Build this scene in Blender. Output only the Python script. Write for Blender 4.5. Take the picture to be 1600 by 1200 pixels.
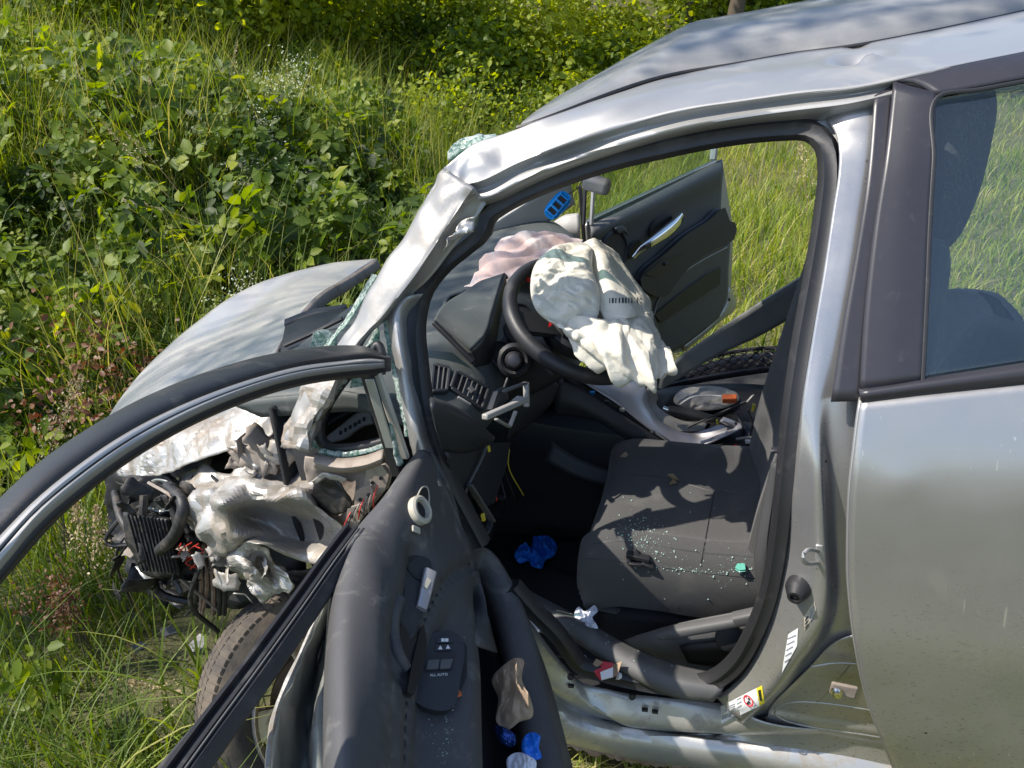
import bpy, bmesh, math, random
import numpy as np
from mathutils import Vector, Matrix, noise, geometry

rad = math.radians
scene = bpy.context.scene
for o in list(bpy.data.objects):
    bpy.data.objects.remove(o)

# ---------------------------------------------------------------- camera
CAM = Vector((1.40, -1.95, 1.62))
YAW, PITCH, ROLL = rad(20), rad(24.5), rad(-9)
FPX = 1202.0                                   # focal length in pixels of a 1600 px wide frame
FW = Vector((-math.sin(YAW)*math.cos(PITCH), math.cos(YAW)*math.cos(PITCH), -math.sin(PITCH)))
_rt = Vector((math.cos(YAW), math.sin(YAW), 0)); _up = _rt.cross(FW)
RT = math.cos(ROLL)*_rt + math.sin(ROLL)*_up
UP = -math.sin(ROLL)*_rt + math.cos(ROLL)*_up
cd = bpy.data.cameras.new('camera'); cam = bpy.data.objects.new('camera', cd)
scene.collection.objects.link(cam)
cam.matrix_world = Matrix(((RT.x, UP.x, -FW.x, CAM.x), (RT.y, UP.y, -FW.y, CAM.y), (RT.z, UP.z, -FW.z, CAM.z), (0, 0, 0, 1)))
cd.sensor_width = 36; cd.lens = 36*FPX/1600; cd.clip_start = .05; cd.clip_end = 500
scene.camera = cam

# ---------------------------------------------------------------- sky and sun
SUNDIR = Vector((.57, .28, -1)).normalized()          # the way the light travels
SUN_EL = math.asin(-SUNDIR.z); SUN_AZ = math.atan2(-SUNDIR.x, -SUNDIR.y)
w = bpy.data.worlds.new('World'); scene.world = w; w.use_nodes = True
nt = w.node_tree; bg = nt.nodes['Background']
sky = nt.nodes.new('ShaderNodeTexSky'); sky.sky_type = 'NISHITA'; sky.sun_disc = False
sky.sun_elevation = SUN_EL; sky.sun_rotation = SUN_AZ
nt.links.new(sky.outputs[0], bg.inputs[0]); bg.inputs[1].default_value = .15
sl = bpy.data.lights.new('sun', 'SUN'); sl.energy = 4.4; sl.angle = rad(.5); sl.color = (1, .935, .83)
sun = bpy.data.objects.new('sun', sl); scene.collection.objects.link(sun)
sun.rotation_euler = SUNDIR.to_track_quat('-Z', 'Y').to_euler()
scene.view_settings.view_transform = 'Standard'; scene.view_settings.look = 'None'
scene.view_settings.exposure = 0.8; scene.view_settings.gamma = 1
scene.view_settings.use_curve_mapping = False

# ---------------------------------------------------------------- measuring helpers
def ray(px, py):
    return (px-800)/FPX*RT - (py-600)/FPX*UP + FW
def U(px, py, X=None, Y=None, Z=None, D=None):
    d = ray(px, py)
    t = (X-CAM.x)/d.x if X is not None else (Y-CAM.y)/d.y if Y is not None else (Z-CAM.z)/d.z if Z is not None else D
    return CAM + t*d
_zs = [-.5, .2, .35, .6, .9, .97, 1.40, 1.47, 1.53]; _ys = [-.8, -.80, -.84, -.87, -.85, -.83, -.60, -.52, 0.]
_zt = np.linspace(-.5, 1.53, 204); _yt = np.interp(_zt, _zs, _ys); _k = np.hanning(25); _k /= _k.sum()
_yt[12:-12] = np.convolve(_yt, _k, 'valid'); _zs, _ys = _zt, _yt
def S(px, py, off=0.):
    """the point of the car's left flank (a real section y(z)) seen there"""
    d = ray(px, py); lo, hi = .6, 4.
    t = lo
    while t < hi:
        p = CAM + t*d
        if p.y - (float(np.interp(p.z, _zs, _ys))+off) > 0: break
        t += .02
    a, b = t-.02, t
    for _ in range(18):
        m = (a+b)/2; p = CAM + m*d
        if p.y - (float(np.interp(p.z, _zs, _ys))+off) > 0: b = m
        else: a = m
    return CAM + b*d
def SR(pts, off=0.): return [S(p[0], p[1], p[2] if len(p) > 2 else off) for p in pts]
def YR(pts, Y=0.): return [U(p[0], p[1], Y=p[2] if len(p) > 2 else Y) for p in pts]
def XR(pts, X=0.): return [U(p[0], p[1], X=p[2] if len(p) > 2 else X) for p in pts]
def ZR(pts, Z=0.): return [U(p[0], p[1], Z=p[2] if len(p) > 2 else Z) for p in pts]

# ---------------------------------------------------------------- object helpers
COL = scene.collection
def link(name, me, mat=None, parent=None):
    o = bpy.data.objects.new(name, me); COL.objects.link(o)
    if mat is not None and me is not None: me.materials.append(M[mat] if isinstance(mat, str) else mat)
    if parent is not None: o.parent = parent
    return o
def tag(o, label=None, cat=None, group=None, kind=None):
    for k, v in (('label', label), ('category', cat), ('group', group), ('kind', kind)):
        if v: o[k] = v
    return o
def thing(name, label, cat, loc=(0, 0, 0), group=None):
    o = bpy.data.objects.new(name, None); COL.objects.link(o); o.empty_display_size = .05
    o.location = loc
    return tag(o, label, cat, group)
def mesh(name, verts, faces, mat=None, parent=None, smooth=True, ang=45):
    me = bpy.data.meshes.new(name)
    me.from_pydata([tuple(v) for v in verts], [], faces); me.update()
    if smooth:
        me.polygons.foreach_set('use_smooth', [True]*len(me.polygons))
        try: me.set_sharp_from_angle(angle=rad(ang))
        except Exception: pass
    o = link(name, me, mat, parent)
    if parent is not None and parent.type == 'EMPTY':
        pass
    return o
def solid(o, t, off=0):
    m = o.modifiers.new('solid', 'SOLIDIFY'); m.thickness = t; m.offset = off; return o
def bevel(o, wd=.004, seg=2):
    m = o.modifiers.new('bevel', 'BEVEL'); m.width = wd; m.segments = seg; m.limit_method = 'ANGLE'; m.angle_limit = rad(35); return o
def subd(o, n=1):
    m = o.modifiers.new('sub', 'SUBSURF'); m.levels = n; m.render_levels = n; return o

def cr(pts, n, closed=False):
    """resample a polyline as a centripetal-ish Catmull-Rom curve to n points"""
    P = [np.array(p, float) for p in pts]
    if len(P) == 2:
        return [P[0]+(P[1]-P[0])*i/(n-1) for i in range(n)]
    if closed: P = P+[P[0]]
    seg = [max(1e-6, np.linalg.norm(P[i+1]-P[i])) for i in range(len(P)-1)]
    cum = np.concatenate([[0], np.cumsum(seg)]); tot = cum[-1]
    out = []
    m = n if not closed else n+1
    for k in range(m if not closed else n):
        s = tot*k/(m-1); i = min(len(seg)-1, int(np.searchsorted(cum, s, side='right')-1)); i = max(0, i)
        t = (s-cum[i])/seg[i]
        p1, p2 = P[i], P[i+1]
        if closed: p0 = P[i-1] if i > 0 else P[-2]; p3 = P[i+2] if i+2 < len(P) else P[1]
        else: p0 = P[i-1] if i > 0 else p1; p3 = P[i+2] if i+2 < len(P) else p2
        d0 = np.linalg.norm(p1-p0) or seg[i]; d2 = np.linalg.norm(p3-p2) or seg[i]
        m1 = ((p1-p0)/d0+(p2-p1)/seg[i])*.5*seg[i] if np.any(p0 != p1) else (p2-p1)
        m2 = ((p2-p1)/seg[i]+(p3-p2)/d2)*.5*seg[i] if np.any(p3 != p2) else (p2-p1)
        t2, t3 = t*t, t*t*t
        out.append((2*t3-3*t2+1)*p1+(t3-2*t2+t)*m1+(-2*t3+3*t2)*p2+(t3-t2)*m2)
    return out
def gridn(G):
    """normals of a (nv,nu,3) grid"""
    du = np.gradient(G, axis=1); dv = np.gradient(G, axis=0)
    N = np.cross(du, dv); L = np.linalg.norm(N, axis=-1, keepdims=True); L[L == 0] = 1
    return N/L
def fbm(p, f, oct=3, seed=0.):
    v = 0; a = 1; tot = 0
    q = Vector((p[0]*f+seed*3.7, p[1]*f+seed*1.3, p[2]*f-seed*2.1))
    for _ in range(oct):
        v += a*noise.noise(q); tot += a; a *= .5; q = q*2.03
    return v/tot
def ridge(p, f, oct=3, seed=0.):
    v = 0; a = 1; tot = 0
    q = Vector((p[0]*f+seed*3.7, p[1]*f+seed*1.3, p[2]*f-seed*2.1))
    for _ in range(oct):
        v += a*(1-abs(noise.noise(q))*2); tot += a; a *= .5; q = q*2.1
    return v/tot
_FD = {}
def folds(p, f, seed, n=5):
    """sharp-edged creases: triangle waves along a few directions, bent by noise"""
    if seed not in _FD:
        r_ = random.Random(seed*7+1); _FD[seed] = [(Vector((r_.gauss(0, 1), r_.gauss(0, 1), r_.gauss(0, 1))).normalized(), r_.uniform(.5, 1.9), r_.uniform(0, 9)) for _ in range(n)]
    q = Vector((p[0], p[1], p[2])); w_ = .9/f
    q = q+Vector((fbm(q, f*.35, 2, seed+.1), fbm(q, f*.35, 2, seed+4.3), fbm(q, f*.35, 2, seed+8.9)))*w_*1.6
    v = 0; tot = 0
    for d_, s_, ph in _FD[seed]:
        t_ = q.dot(d_)*f*s_+ph; t_ = abs((t_ % 2)-1)*2-1; a_ = 1/s_; v += a_*t_; tot += a_
    return v/tot*1.6
def gridmesh(name, G, mat, parent=None, closed_u=False, closed_v=False, smooth=True, ang=50):
    nv, nu = G.shape[:2]
    f = []
    for j in range(nv if closed_v else nv-1):
        for i in range(nu if closed_u else nu-1):
            a = j*nu+i; b = j*nu+(i+1) % nu; c = ((j+1) % nv)*nu+(i+1) % nu; d = ((j+1) % nv)*nu+i
            f.append((a, b, c, d))
    return mesh(name, G.reshape(-1, 3), f, mat, parent, smooth, ang)
def loftgrid(rows, nu=24, nv=4, lin=False):
    R_ = np.array([cr(r, nu) for r in rows])
    if lin:
        out = []
        for k in range(len(rows)-1):
            for j in range(nv): out.append(R_[k]+(R_[k+1]-R_[k])*j/nv)
        out.append(R_[-1]); return np.array(out)
    n = (len(rows)-1)*nv+1
    cols = [cr(R_[:, i], n) for i in range(nu)]
    return np.array(cols).transpose(1, 0, 2)
def loft(name, rows, mat, parent=None, nu=24, nv=4, lin=False, thick=0., disp=None, ang=50, off=0):
    G = loftgrid(rows, nu, nv, lin)
    if disp is not None:
        N = gridn(G); G = G.copy()
        for j in range(G.shape[0]):
            for i in range(G.shape[1]):
                G[j, i] += disp(G[j, i], i/(G.shape[1]-1), j/(G.shape[0]-1))*N[j, i]
    o = gridmesh(name, G, mat, parent, ang=ang)
    if thick: solid(o, thick, off)
    return o
def frames(P):
    P = np.array(P); T = np.gradient(P, axis=0); T /= np.linalg.norm(T, axis=1, keepdims=True)+1e-9
    return P, T
def sweep(name, path, prof, mat, parent=None, n=32, ref=(0, 0, 1), closed=False, ang=50, cap=True, scale=None):
    """sweep a closed 2-D section (a, b) along path; b points along ref, a across"""
    P, T = frames(cr(path, n, closed)) if n else frames(path)
    if closed:
        T = np.roll(P, -1, 0)-np.roll(P, 1, 0); T /= np.linalg.norm(T, axis=1, keepdims=True)
    ref = np.array(ref, float); G = []
    for k, (p, t) in enumerate(zip(P, T)):
        r = ref if ref.ndim == 1 else ref[min(k, len(ref)-1)]
        b = r-t*np.dot(r, t); b /= np.linalg.norm(b)+1e-9; a = np.cross(t, b)
        s = 1 if scale is None else scale(k/(len(P)-1))
        G.append([p+a*x*s+b*y*s for x, y in prof])
    G = np.array(G); nv, nu = G.shape[:2]
    f = []
    for j in range(nv if closed else nv-1):
        for i in range(nu):
            f.append((j*nu+i, j*nu+(i+1) % nu, ((j+1) % nv)*nu+(i+1) % nu, ((j+1) % nv)*nu+i))
    if cap and not closed:
        f.append(tuple(range(nu))); f.append(tuple(reversed(range((nv-1)*nu, nv*nu))))
    return mesh(name, G.reshape(-1, 3), f, mat, parent, True, ang)
def circ(r, k=10, sx=1., sy=1.): return [(r*sx*math.cos(2*math.pi*i/k), r*sy*math.sin(2*math.pi*i/k)) for i in range(k)]
def rect(a, b, r=0.):
    if r <= 0: return [(-a/2, -b/2), (a/2, -b/2), (a/2, b/2), (-a/2, b/2)]
    out = []
    for cx, cy, s in ((a/2-r, b/2-r, 0), (-a/2+r, b/2-r, 90), (-a/2+r, -b/2+r, 180), (a/2-r, -b/2+r, 270)):
        for k in range(4):
            an = rad(s+30*k); out.append((cx+r*math.cos(an), cy+r*math.sin(an)))
    return out
def tube(name, path, r, mat, parent=None, n=24, k=8, scale=None): return sweep(name, path, circ(r, k), mat, parent, n, ref=(.13, .2, 1), scale=scale)
def box(name, c, sz, mat, parent=None, ax=None, bv=.004):
    """box with centre c, size sz along axes ax (3 vectors)"""
    ax = ax or (Vector((1, 0, 0)), Vector((0, 1, 0)), Vector((0, 0, 1)))
    c = Vector(c); v = []
    for sx in (-.5, .5):
        for sy in (-.5, .5):
            for sz_ in (-.5, .5):
                v.append(c+ax[0]*sz[0]*sx+ax[1]*sz[1]*sy+ax[2]*sz[2]*sz_)
    f = [(0, 1, 3, 2), (4, 6, 7, 5), (0, 4, 5, 1), (2, 3, 7, 6), (0, 2, 6, 4), (1, 5, 7, 3)]
    o = mesh(name, v, f, mat, parent, True, 35)
    if bv: bevel(o, bv)
    return o
def axes(n, hint=(0, 0, 1)):
    n = Vector(n).normalized(); a = Vector(hint).cross(n)
    if a.length < 1e-4: a = Vector((1, 0, 0)).cross(n)
    a.normalize(); return a, n.cross(a), n
def plate(name, pts, mat, parent=None, d=(0, 0, .01), n=0, bv=.003):
    """a flat outline (list of 3-D points) given depth d"""
    P = [Vector(p) for p in (cr(pts, n, True) if n else pts)]; d = Vector(d); k = len(P)
    v = P+[p+d for p in P]
    f = [tuple(range(k)), tuple(reversed(range(k, 2*k)))]+[(i, (i+1) % k, k+(i+1) % k, k+i) for i in range(k)]
    me_o = mesh(name, v, f, mat, parent, True, 35)
    if bv: bevel(me_o, bv)
    return me_o
def disc(name, c, nrm, rings, mat, parent=None, k=24, hint=(0, 0, 1), cap=True):
    """lathe: rings = [(radius, height)]"""
    a, b, n = axes(nrm, hint); c = Vector(c); v = []
    for r, h in rings:
        for i in range(k):
            t = 2*math.pi*i/k; v.append(c+a*r*math.cos(t)+b*r*math.sin(t)+n*h)
    f = []
    for j in range(len(rings)-1):
        for i in range(k): f.append((j*k+i, j*k+(i+1) % k, (j+1)*k+(i+1) % k, (j+1)*k+i))
    if cap and rings[0][0] > 0: f.append(tuple(reversed(range(k))))
    if cap and rings[-1][0] > 0: f.append(tuple(range((len(rings)-1)*k, len(rings)*k)))
    return mesh(name, v, f, mat, parent, True, 40)
def crumple(name, outline, mat, parent=None, puff=.05, amp=.02, freq=14., seed=1., rings=14, k=72, view=None, rid=.6, flat=False, fd=None, st=.25, pw=1.6):
    """closed, creased cloth body: an outline (3-D) filled with rings, puffed towards view and away from it"""
    P = np.array(cr(outline, k, True)); c = P.mean(0)
    vd = np.array(view if view is not None else -np.array(FW)); vd = vd/np.linalg.norm(vd)
    v = []; f = []
    fdn = None if fd is None else np.array(Vector(fd).normalized())
    def warp(p):
        q = p+.03*np.array([fbm(p, 5, 2, seed+k) for k in (11, 12, 13)])
        if fdn is not None: q = q-fdn*np.dot(q, fdn)*(1-st)
        return q
    for side in (1, -1):
        for j in range(rings+1):
            s = 1-j/rings
            for i in range(k):
                p = c+(P[i]-c)*s
                h = puff*(1-s**2.4)**.6
                if side == 1:
                    wq = warp(p)
                    nz = (rid*folds(wq, freq, int(seed))+(1-rid)*(.7*fbm(p, freq*.6, 2, seed+5)+.5*folds(wq, freq*2.7, int(seed)+20)))*amp
                edge = min(1., (1-s)*5)
                v.append(p+vd*side*(h+nz*(.25+.75*edge)) if side == 1 else p-vd*(h*.6 if not flat else .004))
    R_ = rings+1
    for sd in (0, 1):
        b0 = sd*R_*k
        for j in range(rings):
            for i in range(k):
                q = (b0+j*k+i, b0+j*k+(i+1) % k, b0+(j+1)*k+(i+1) % k, b0+(j+1)*k+i)
                f.append(q if sd == 0 else tuple(reversed(q)))
    for i in range(k):
        f.append((i, R_*k+i, R_*k+(i+1) % k, (i+1) % k))
    return mesh(name, v, f, mat, parent, True, 32)

from mathutils.bvhtree import BVHTree
def bvh(o):
    me = o.data
    return BVHTree.FromPolygons([v.co.copy() for v in me.vertices], [tuple(p.vertices) for p in me.polygons])
def bvhm(objs):
    vs, fs = [], []
    for o in objs:
        b = len(vs); vs += [v.co.copy() for v in o.data.vertices]; fs += [tuple(b+i for i in p.vertices) for p in o.data.polygons]
    return BVHTree.FromPolygons(vs, fs)
def hit(tree, px, py, proud=0.):
    """the point of a built surface seen at that place, lifted off it by proud"""
    d = ray(px, py).normalized(); loc, n, i, dist = tree.ray_cast(CAM, d)
    if loc is None: loc, n, i, dist = tree.find_nearest(CAM+d*1.6)
    if n.dot(d) > 0: n = -n
    return loc+n*proud
def HR(tree, pts, proud=0.): return [hit(tree, p[0], p[1], proud) for p in pts]
def hitn(tree, px, py):
    d = ray(px, py).normalized(); loc, n, i, dist = tree.ray_cast(CAM, d)
    if loc is None: return -FW
    return n if n.dot(d) < 0 else -n
def onplane(px, py, p0, n):
    d = ray(px, py); p0 = Vector(p0); n = Vector(n); return CAM+d*((p0-CAM).dot(n)/d.dot(n))
def beam(name, p, q, a, b, mat, parent=None, ref=(0, 0, 1), bv=.003):
    p, q = Vector(p), Vector(q); t_ = (q-p); L = t_.length; t_.normalize()
    s_ = Vector(ref).cross(t_); s_.normalize(); u_ = t_.cross(s_)
    return box(name, (p+q)/2, (L, a, b), mat, parent, (t_, s_, u_), bv)
def sub(name, parent):
    o = bpy.data.objects.new(name, None); COL.objects.link(o); o.parent = parent; o.empty_display_size = .05; return o

# ---------------------------------------------------------------- materials
M = {}
def nodes(name):
    m = bpy.data.materials.new(name); m.use_nodes = True; M[name] = m
    t = m.node_tree; return m, t, t.nodes['Principled BSDF']
def N(t, typ, **k):
    n = t.nodes.new(typ)
    for a, b in k.items(): setattr(n, a, b)
    return n
def mixc(t, fac, a, b, blend='MIX'):
    n = N(t, 'ShaderNodeMix', data_type='RGBA', blend_type=blend)
    for s, v in ((0, fac), (6, a), (7, b)):
        if hasattr(v, 'is_output'): t.links.new(v, n.inputs[s])
        else: n.inputs[s].default_value = v if s == 0 else (*v[:3], 1)
    return n.outputs[2]
def noi(t, scale, detail=4, rough=.55, dist=0., vec=None):
    n = N(t, 'ShaderNodeTexNoise'); n.inputs['Scale'].default_value = scale; n.inputs['Detail'].default_value = detail
    n.inputs['Roughness'].default_value = rough; n.inputs['Distortion'].default_value = dist
    if vec is None:
        vec = coords(t)
    t.links.new(vec, n.inputs['Vector']); return n.outputs[0]
def coords(t, sc=None):
    g = N(t, 'ShaderNodeNewGeometry')
    if sc is None: return g.outputs['Position']
    mp = N(t, 'ShaderNodeMapping'); mp.inputs['Scale'].default_value = sc
    t.links.new(g.outputs['Position'], mp.inputs[0]); return mp.outputs[0]
def ramp(t, src, a, b, ca=(0, 0, 0), cb=(1, 1, 1)):
    n = N(t, 'ShaderNodeValToRGB'); n.color_ramp.elements[0].position = a; n.color_ramp.elements[1].position = b
    n.color_ramp.elements[0].color = (*ca, 1); n.color_ramp.elements[1].color = (*cb, 1)
    t.links.new(src, n.inputs[0]); return n.outputs[0]
def bump(t, p, h, st=.3, d=.01):
    b = N(t, 'ShaderNodeBump'); b.inputs['Strength'].default_value = st; b.inputs['Distance'].default_value = d
    t.links.new(h, b.inputs['Height']); t.links.new(b.outputs[0], p.inputs['Normal'])
def simple(name, col, rough=.5, metal=0., var=.15, vs=9., bmp=0., bs=120., dirt=None, dirt_amt=(.55, .75), dscale=6., coat=0., spec=.5):
    m, t, p = nodes(name)
    v = noi(t, vs, 5)
    c = mixc(t, v, tuple(x*(1-var) for x in col), tuple(min(1, x*(1+var)) for x in col))
    r = None
    if dirt is not None:
        dm = ramp(t, noi(t, dscale, 6, .65, .6), *dirt_amt)
        c = mixc(t, dm, c, dirt)
        r = mixc(t, dm, (rough,)*3, (.85,)*3)
    t.links.new(c, p.inputs['Base Color'])
    if r is not None: t.links.new(r, p.inputs['Roughness'])
    else:
        t.links.new(mixc(t, v, (rough*.85,)*3, (min(1, rough*1.15),)*3), p.inputs['Roughness'])
    p.inputs['Metallic'].default_value = metal; p.inputs['Coat Weight'].default_value = coat; p.inputs['Coat Roughness'].default_value = .08
    p.inputs['Specular IOR Level'].default_value = spec
    if bmp: bump(t, p, noi(t, bs, 3), bmp, .002)
    return m

def paint(name, base, metal, rough, dirt, amt, dsc, bmp=0., bs=40., low=False):
    """silver car paint: flakes, clear coat, dust; grime in blotches; low = mud spatter that thickens towards the sill"""
    m, t, p = nodes(name)
    fl = noi(t, 900, 2)
    c = mixc(t, fl, tuple(x*.9 for x in base), tuple(min(1, x*1.08) for x in base))
    dm = ramp(t, noi(t, dsc, 7, .68, .8), *amt)
    c = mixc(t, dm, c, dirt)
    dust = ramp(t, noi(t, 3.1, 6, .7), .35, .8)
    c = mixc(t, mixc(t, .5, (0, 0, 0), dust), c, (.36, .35, .33))
    mm = dm
    if low:
        sx = N(t, 'ShaderNodeSeparateXYZ'); t.links.new(coords(t), sx.inputs[0])
        mr = N(t, 'ShaderNodeMapRange'); mr.inputs[1].default_value = .85; mr.inputs[2].default_value = .25; mr.inputs[3].default_value = 0; mr.inputs[4].default_value = 1
        t.links.new(sx.outputs[2], mr.inputs[0])
        sp = ramp(t, noi(t, 120, 3, .6, 0, coords(t, (1, 1, 2.2))), .60, .70)
        spm = mixc(t, 1., sp, mr.outputs[0], 'MULTIPLY')
        c = mixc(t, spm, c, (.07, .055, .04))
        film = mixc(t, 1., ramp(t, noi(t, 7, 6, .7), .2, .8), mr.outputs[0], 'MULTIPLY')
        c = mixc(t, mixc(t, .5, (0, 0, 0), film), c, (.27, .245, .19))
        vo = N(t, 'ShaderNodeTexVoronoi'); vo.inputs['Scale'].default_value = 26; t.links.new(coords(t), vo.inputs[0])
        bug = ramp(t, vo.outputs['Distance'], .05, .09, (1, 1, 1), (0, 0, 0))
        bugs = mixc(t, 1., bug, ramp(t, noi(t, 11, 2), .56, .62), 'MULTIPLY')
        c = mixc(t, bugs, c, (.02, .02, .02))
        scv = noi(t, 3, 2, .5, 0, coords(t, (60, 60, 1.3)))
        sc = mixc(t, 1., ramp(t, scv, .70, .73), ramp(t, noi(t, 5, 2), .5, .6), 'MULTIPLY')
        c = mixc(t, sc, c, (.55, .53, .49))
        mm = mixc(t, .5, dm, film)
    t.links.new(c, p.inputs['Base Color'])
    t.links.new(mixc(t, mm, (metal,)*3, (.05,)*3), p.inputs['Metallic'])
    t.links.new(mixc(t, mixc(t, .6, mm, dust), (rough,)*3, (.75,)*3), p.inputs['Roughness'])
    p.inputs['Coat Weight'].default_value = .35; p.inputs['Coat Roughness'].default_value = .10
    if bmp: bump(t, p, noi(t, bs, 5, .6), bmp, .006)
    return m
paint('silver', (.36, .355, .35), .6, .40, (.27, .25, .22), (.55, .82), 7)
paint('silver_pillar', (.29, .28, .265), .55, .40, (.22, .19, .155), (.50, .74), 15, .12, 40)
paint('silver_low', (.37, .365, .365), .7, .20, (.28, .26, .21), (.60, .85), 5, low=True)
paint('silver_roof_shaded', (.20, .20, .195), .45, .46, (.24, .23, .21), (.42, .8), 4)  # body silver with tree shade and dark reflections put into the base colour
paint('silver_wreck', (.44, .43, .41), .65, .32, (.21, .165, .12), (.42, .58), 14, .25, 40)
paint('silver_grime', (.42, .41, .39), .6, .36, (.21, .165, .12), (.40, .60), 12, .25, 40)
paint('silver_hood', (.42, .41, .39), .6, .36, (.34, .31, .265), (.45, .8), 6)
paint('silver_sill', (.44, .435, .42), .6, .32, (.19, .15, .11), (.50, .70), 14, .1, 30)
paint('silver_inner', (.36, .38, .36), .6, .35, (.20, .18, .15), (.52, .75), 10)
simple('chrome', (.75, .75, .74), .14, 1., .05)
simple('alloy', (.50, .43, .36), .42, .75, .2, 20, .15, 60, (.25, .13, .07), (.5, .68), 16)
simple('tyre', (.035, .031, .028), .85, 0, .3, 30, .3, 160, (.14, .11, .08), (.40, .75), 8)
simple('rubber', (.016, .016, .018), .5, 0, .25, 20, .1, 200, (.09, .085, .08), (.55, .9), 14)
simple('black_trim', (.026, .025, .031), .38, 0, .12, 60, .03, 300, (.06, .06, .065), (.62, .98), 60)
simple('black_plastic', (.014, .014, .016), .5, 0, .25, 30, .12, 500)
simple('dark_plastic', (.022, .024, .028), .55, 0, .2, 24, .25, 520, (.09, .085, .08), (.62, .85), 16)
simple('grey_plastic', (.080, .080, .080), .6, 0, .15, 24, .25, 520, (.13, .125, .115), (.58, .85), 14)
simple('door_trim', (.058, .057, .060), .62, 0, .12, 18, .35, 620, (.17, .165, .155), (.56, .82), 17)
simple('dash_top', (.062, .070, .067), .6, 0, .12, 20, .3, 600, (.22, .21, .19), (.60, .82), 26)
simple('silver_plastic', (.42, .41, .43), .36, .55, .06, 8, .02, 300)
simple('light_plastic', (.30, .29, .27), .5, 0, .1, 10, .1, 300)
simple('white_plastic', (.66, .66, .64), .5, 0, .06, 10)
simple('cream_plastic', (.42, .39, .32), .55, 0, .1, 10)
simple('red_plastic', (.55, .012, .012), .35, 0, .1)
simple('yellow_plastic', (.60, .48, .04), .45)
simple('orange_plastic', (.55, .12, .03), .5)
simple('airbag_cloth', (.60, .565, .475), .72, 0, .06, 6, .25, 700, (.45, .42, .35), (.66, .9), 9)
simple('airbag_pink', (.68, .47, .39), .62, 0, .12, 8, .25, 700, (.74, .65, .58), (.45, .62), 9)
simple('glove_blue', (.012, .15, .62), .42, 0, .2, 25, .15, 90)
simple('paper_white', (.60, .62, .68), .75, 0, .1, 30)
simple('paper_brown', (.32, .235, .16), .8, 0, .2, 22, .3, 80)
simple('foil_blue', (.02, .06, .25), .2, .7, .4, 90)
simple('carpet', (.010, .011, .013), .95, 0, .4, 60, .6, 700)
simple('engine_black', (.012, .012, .013), .55, 0, .5, 40, .3, 90, (.10, .08, .06), (.5, .75), 20)
simple('rust_metal', (.20, .13, .09), .75, .2, .35, 25, .5, 80, (.30, .22, .16), (.45, .7), 20)
simple('dusty_metal', (.26, .22, .185), .7, .25, .2, 18, .4, 60, (.16, .12, .09), (.5, .75), 14)
simple('wire_red', (.45, .03, .02), .5)
simple('blue_resin', (.0, .22, .62), .18, 0, .2, 40, 0, 90)
simple('cream_felt', (.50, .47, .40), .8, 0, .08, 12)
simple('pillar_cover', (.34, .33, .30), .75, 0, .05, 12)

# limp nylon: fine crinkles on top of the modelled folds
for nm in ('airbag_cloth', 'airbag_pink'):
    t = M[nm].node_tree; p = t.nodes['Principled BSDF']
    vo = N(t, 'ShaderNodeTexVoronoi', feature='DISTANCE_TO_EDGE'); vo.inputs['Scale'].default_value = 22
    ad = N(t, 'ShaderNodeVectorMath', operation='ADD'); nz_ = N(t, 'ShaderNodeTexNoise'); nz_.inputs['Scale'].default_value = 14; t.links.new(coords(t), nz_.inputs[0])
    sc_ = N(t, 'ShaderNodeVectorMath', operation='SCALE'); sc_.inputs['Scale'].default_value = .10; t.links.new(nz_.outputs['Color'], sc_.inputs[0])
    t.links.new(coords(t, (1, 1, .55)), ad.inputs[0]); t.links.new(sc_.outputs[0], ad.inputs[1]); t.links.new(ad.outputs[0], vo.inputs[0])
    mm = mixc(t, .35, vo.outputs['Distance'], noi(t, 60, 4, .6, 1.2)); bump(t, p, mm, .45, .008)
simple('glass_lump', (.10, .34, .27), .12, 0, .3, 200, spec=.9)
simple('plank_grey', (.17, .175, .17), .6, 0, .12, 24, .15, 400, (.25, .24, .22), (.5, .85), 9)
# woven seat fabric
m, t, p = nodes('fabric')
vz = noi(t, 14, 4); fine = noi(t, 900, 2)
c = mixc(t, fine, (.024, .024, .026), (.085, .083, .080))
t.links.new(mixc(t, ramp(t, vz, .55, .9), c, (.11, .105, .095)), p.inputs['Base Color'])
p.inputs['Roughness'].default_value = .92; p.inputs['Sheen Weight'].default_value = .12
bump(t, p, fine, .5, .002)
# rubber floor mat with a square raised net
m, t, p = nodes('mat_rubber')
br = N(t, 'ShaderNodeTexBrick'); br.offset = 0; br.inputs['Scale'].default_value = 60; br.inputs['Mortar Size'].default_value = .08
br.inputs['Brick Width'].default_value = 1; br.inputs['Row Height'].default_value = 1
t.links.new(coords(t), br.inputs[0]); p.inputs['Base Color'].default_value = (.014, .015, .017, 1); p.inputs['Roughness'].default_value = .6
bump(t, p, br.outputs['Fac'], .8, .003)
# seat belt webbing
m, t, p = nodes('webbing')
wv = N(t, 'ShaderNodeTexWave'); wv.inputs['Scale'].default_value = 160; t.links.new(coords(t), wv.inputs[0])
p.inputs['Base Color'].default_value = (.05, .05, .052, 1); p.inputs['Roughness'].default_value = .7; bump(t, p, wv.outputs[0], .4, .001)

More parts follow.
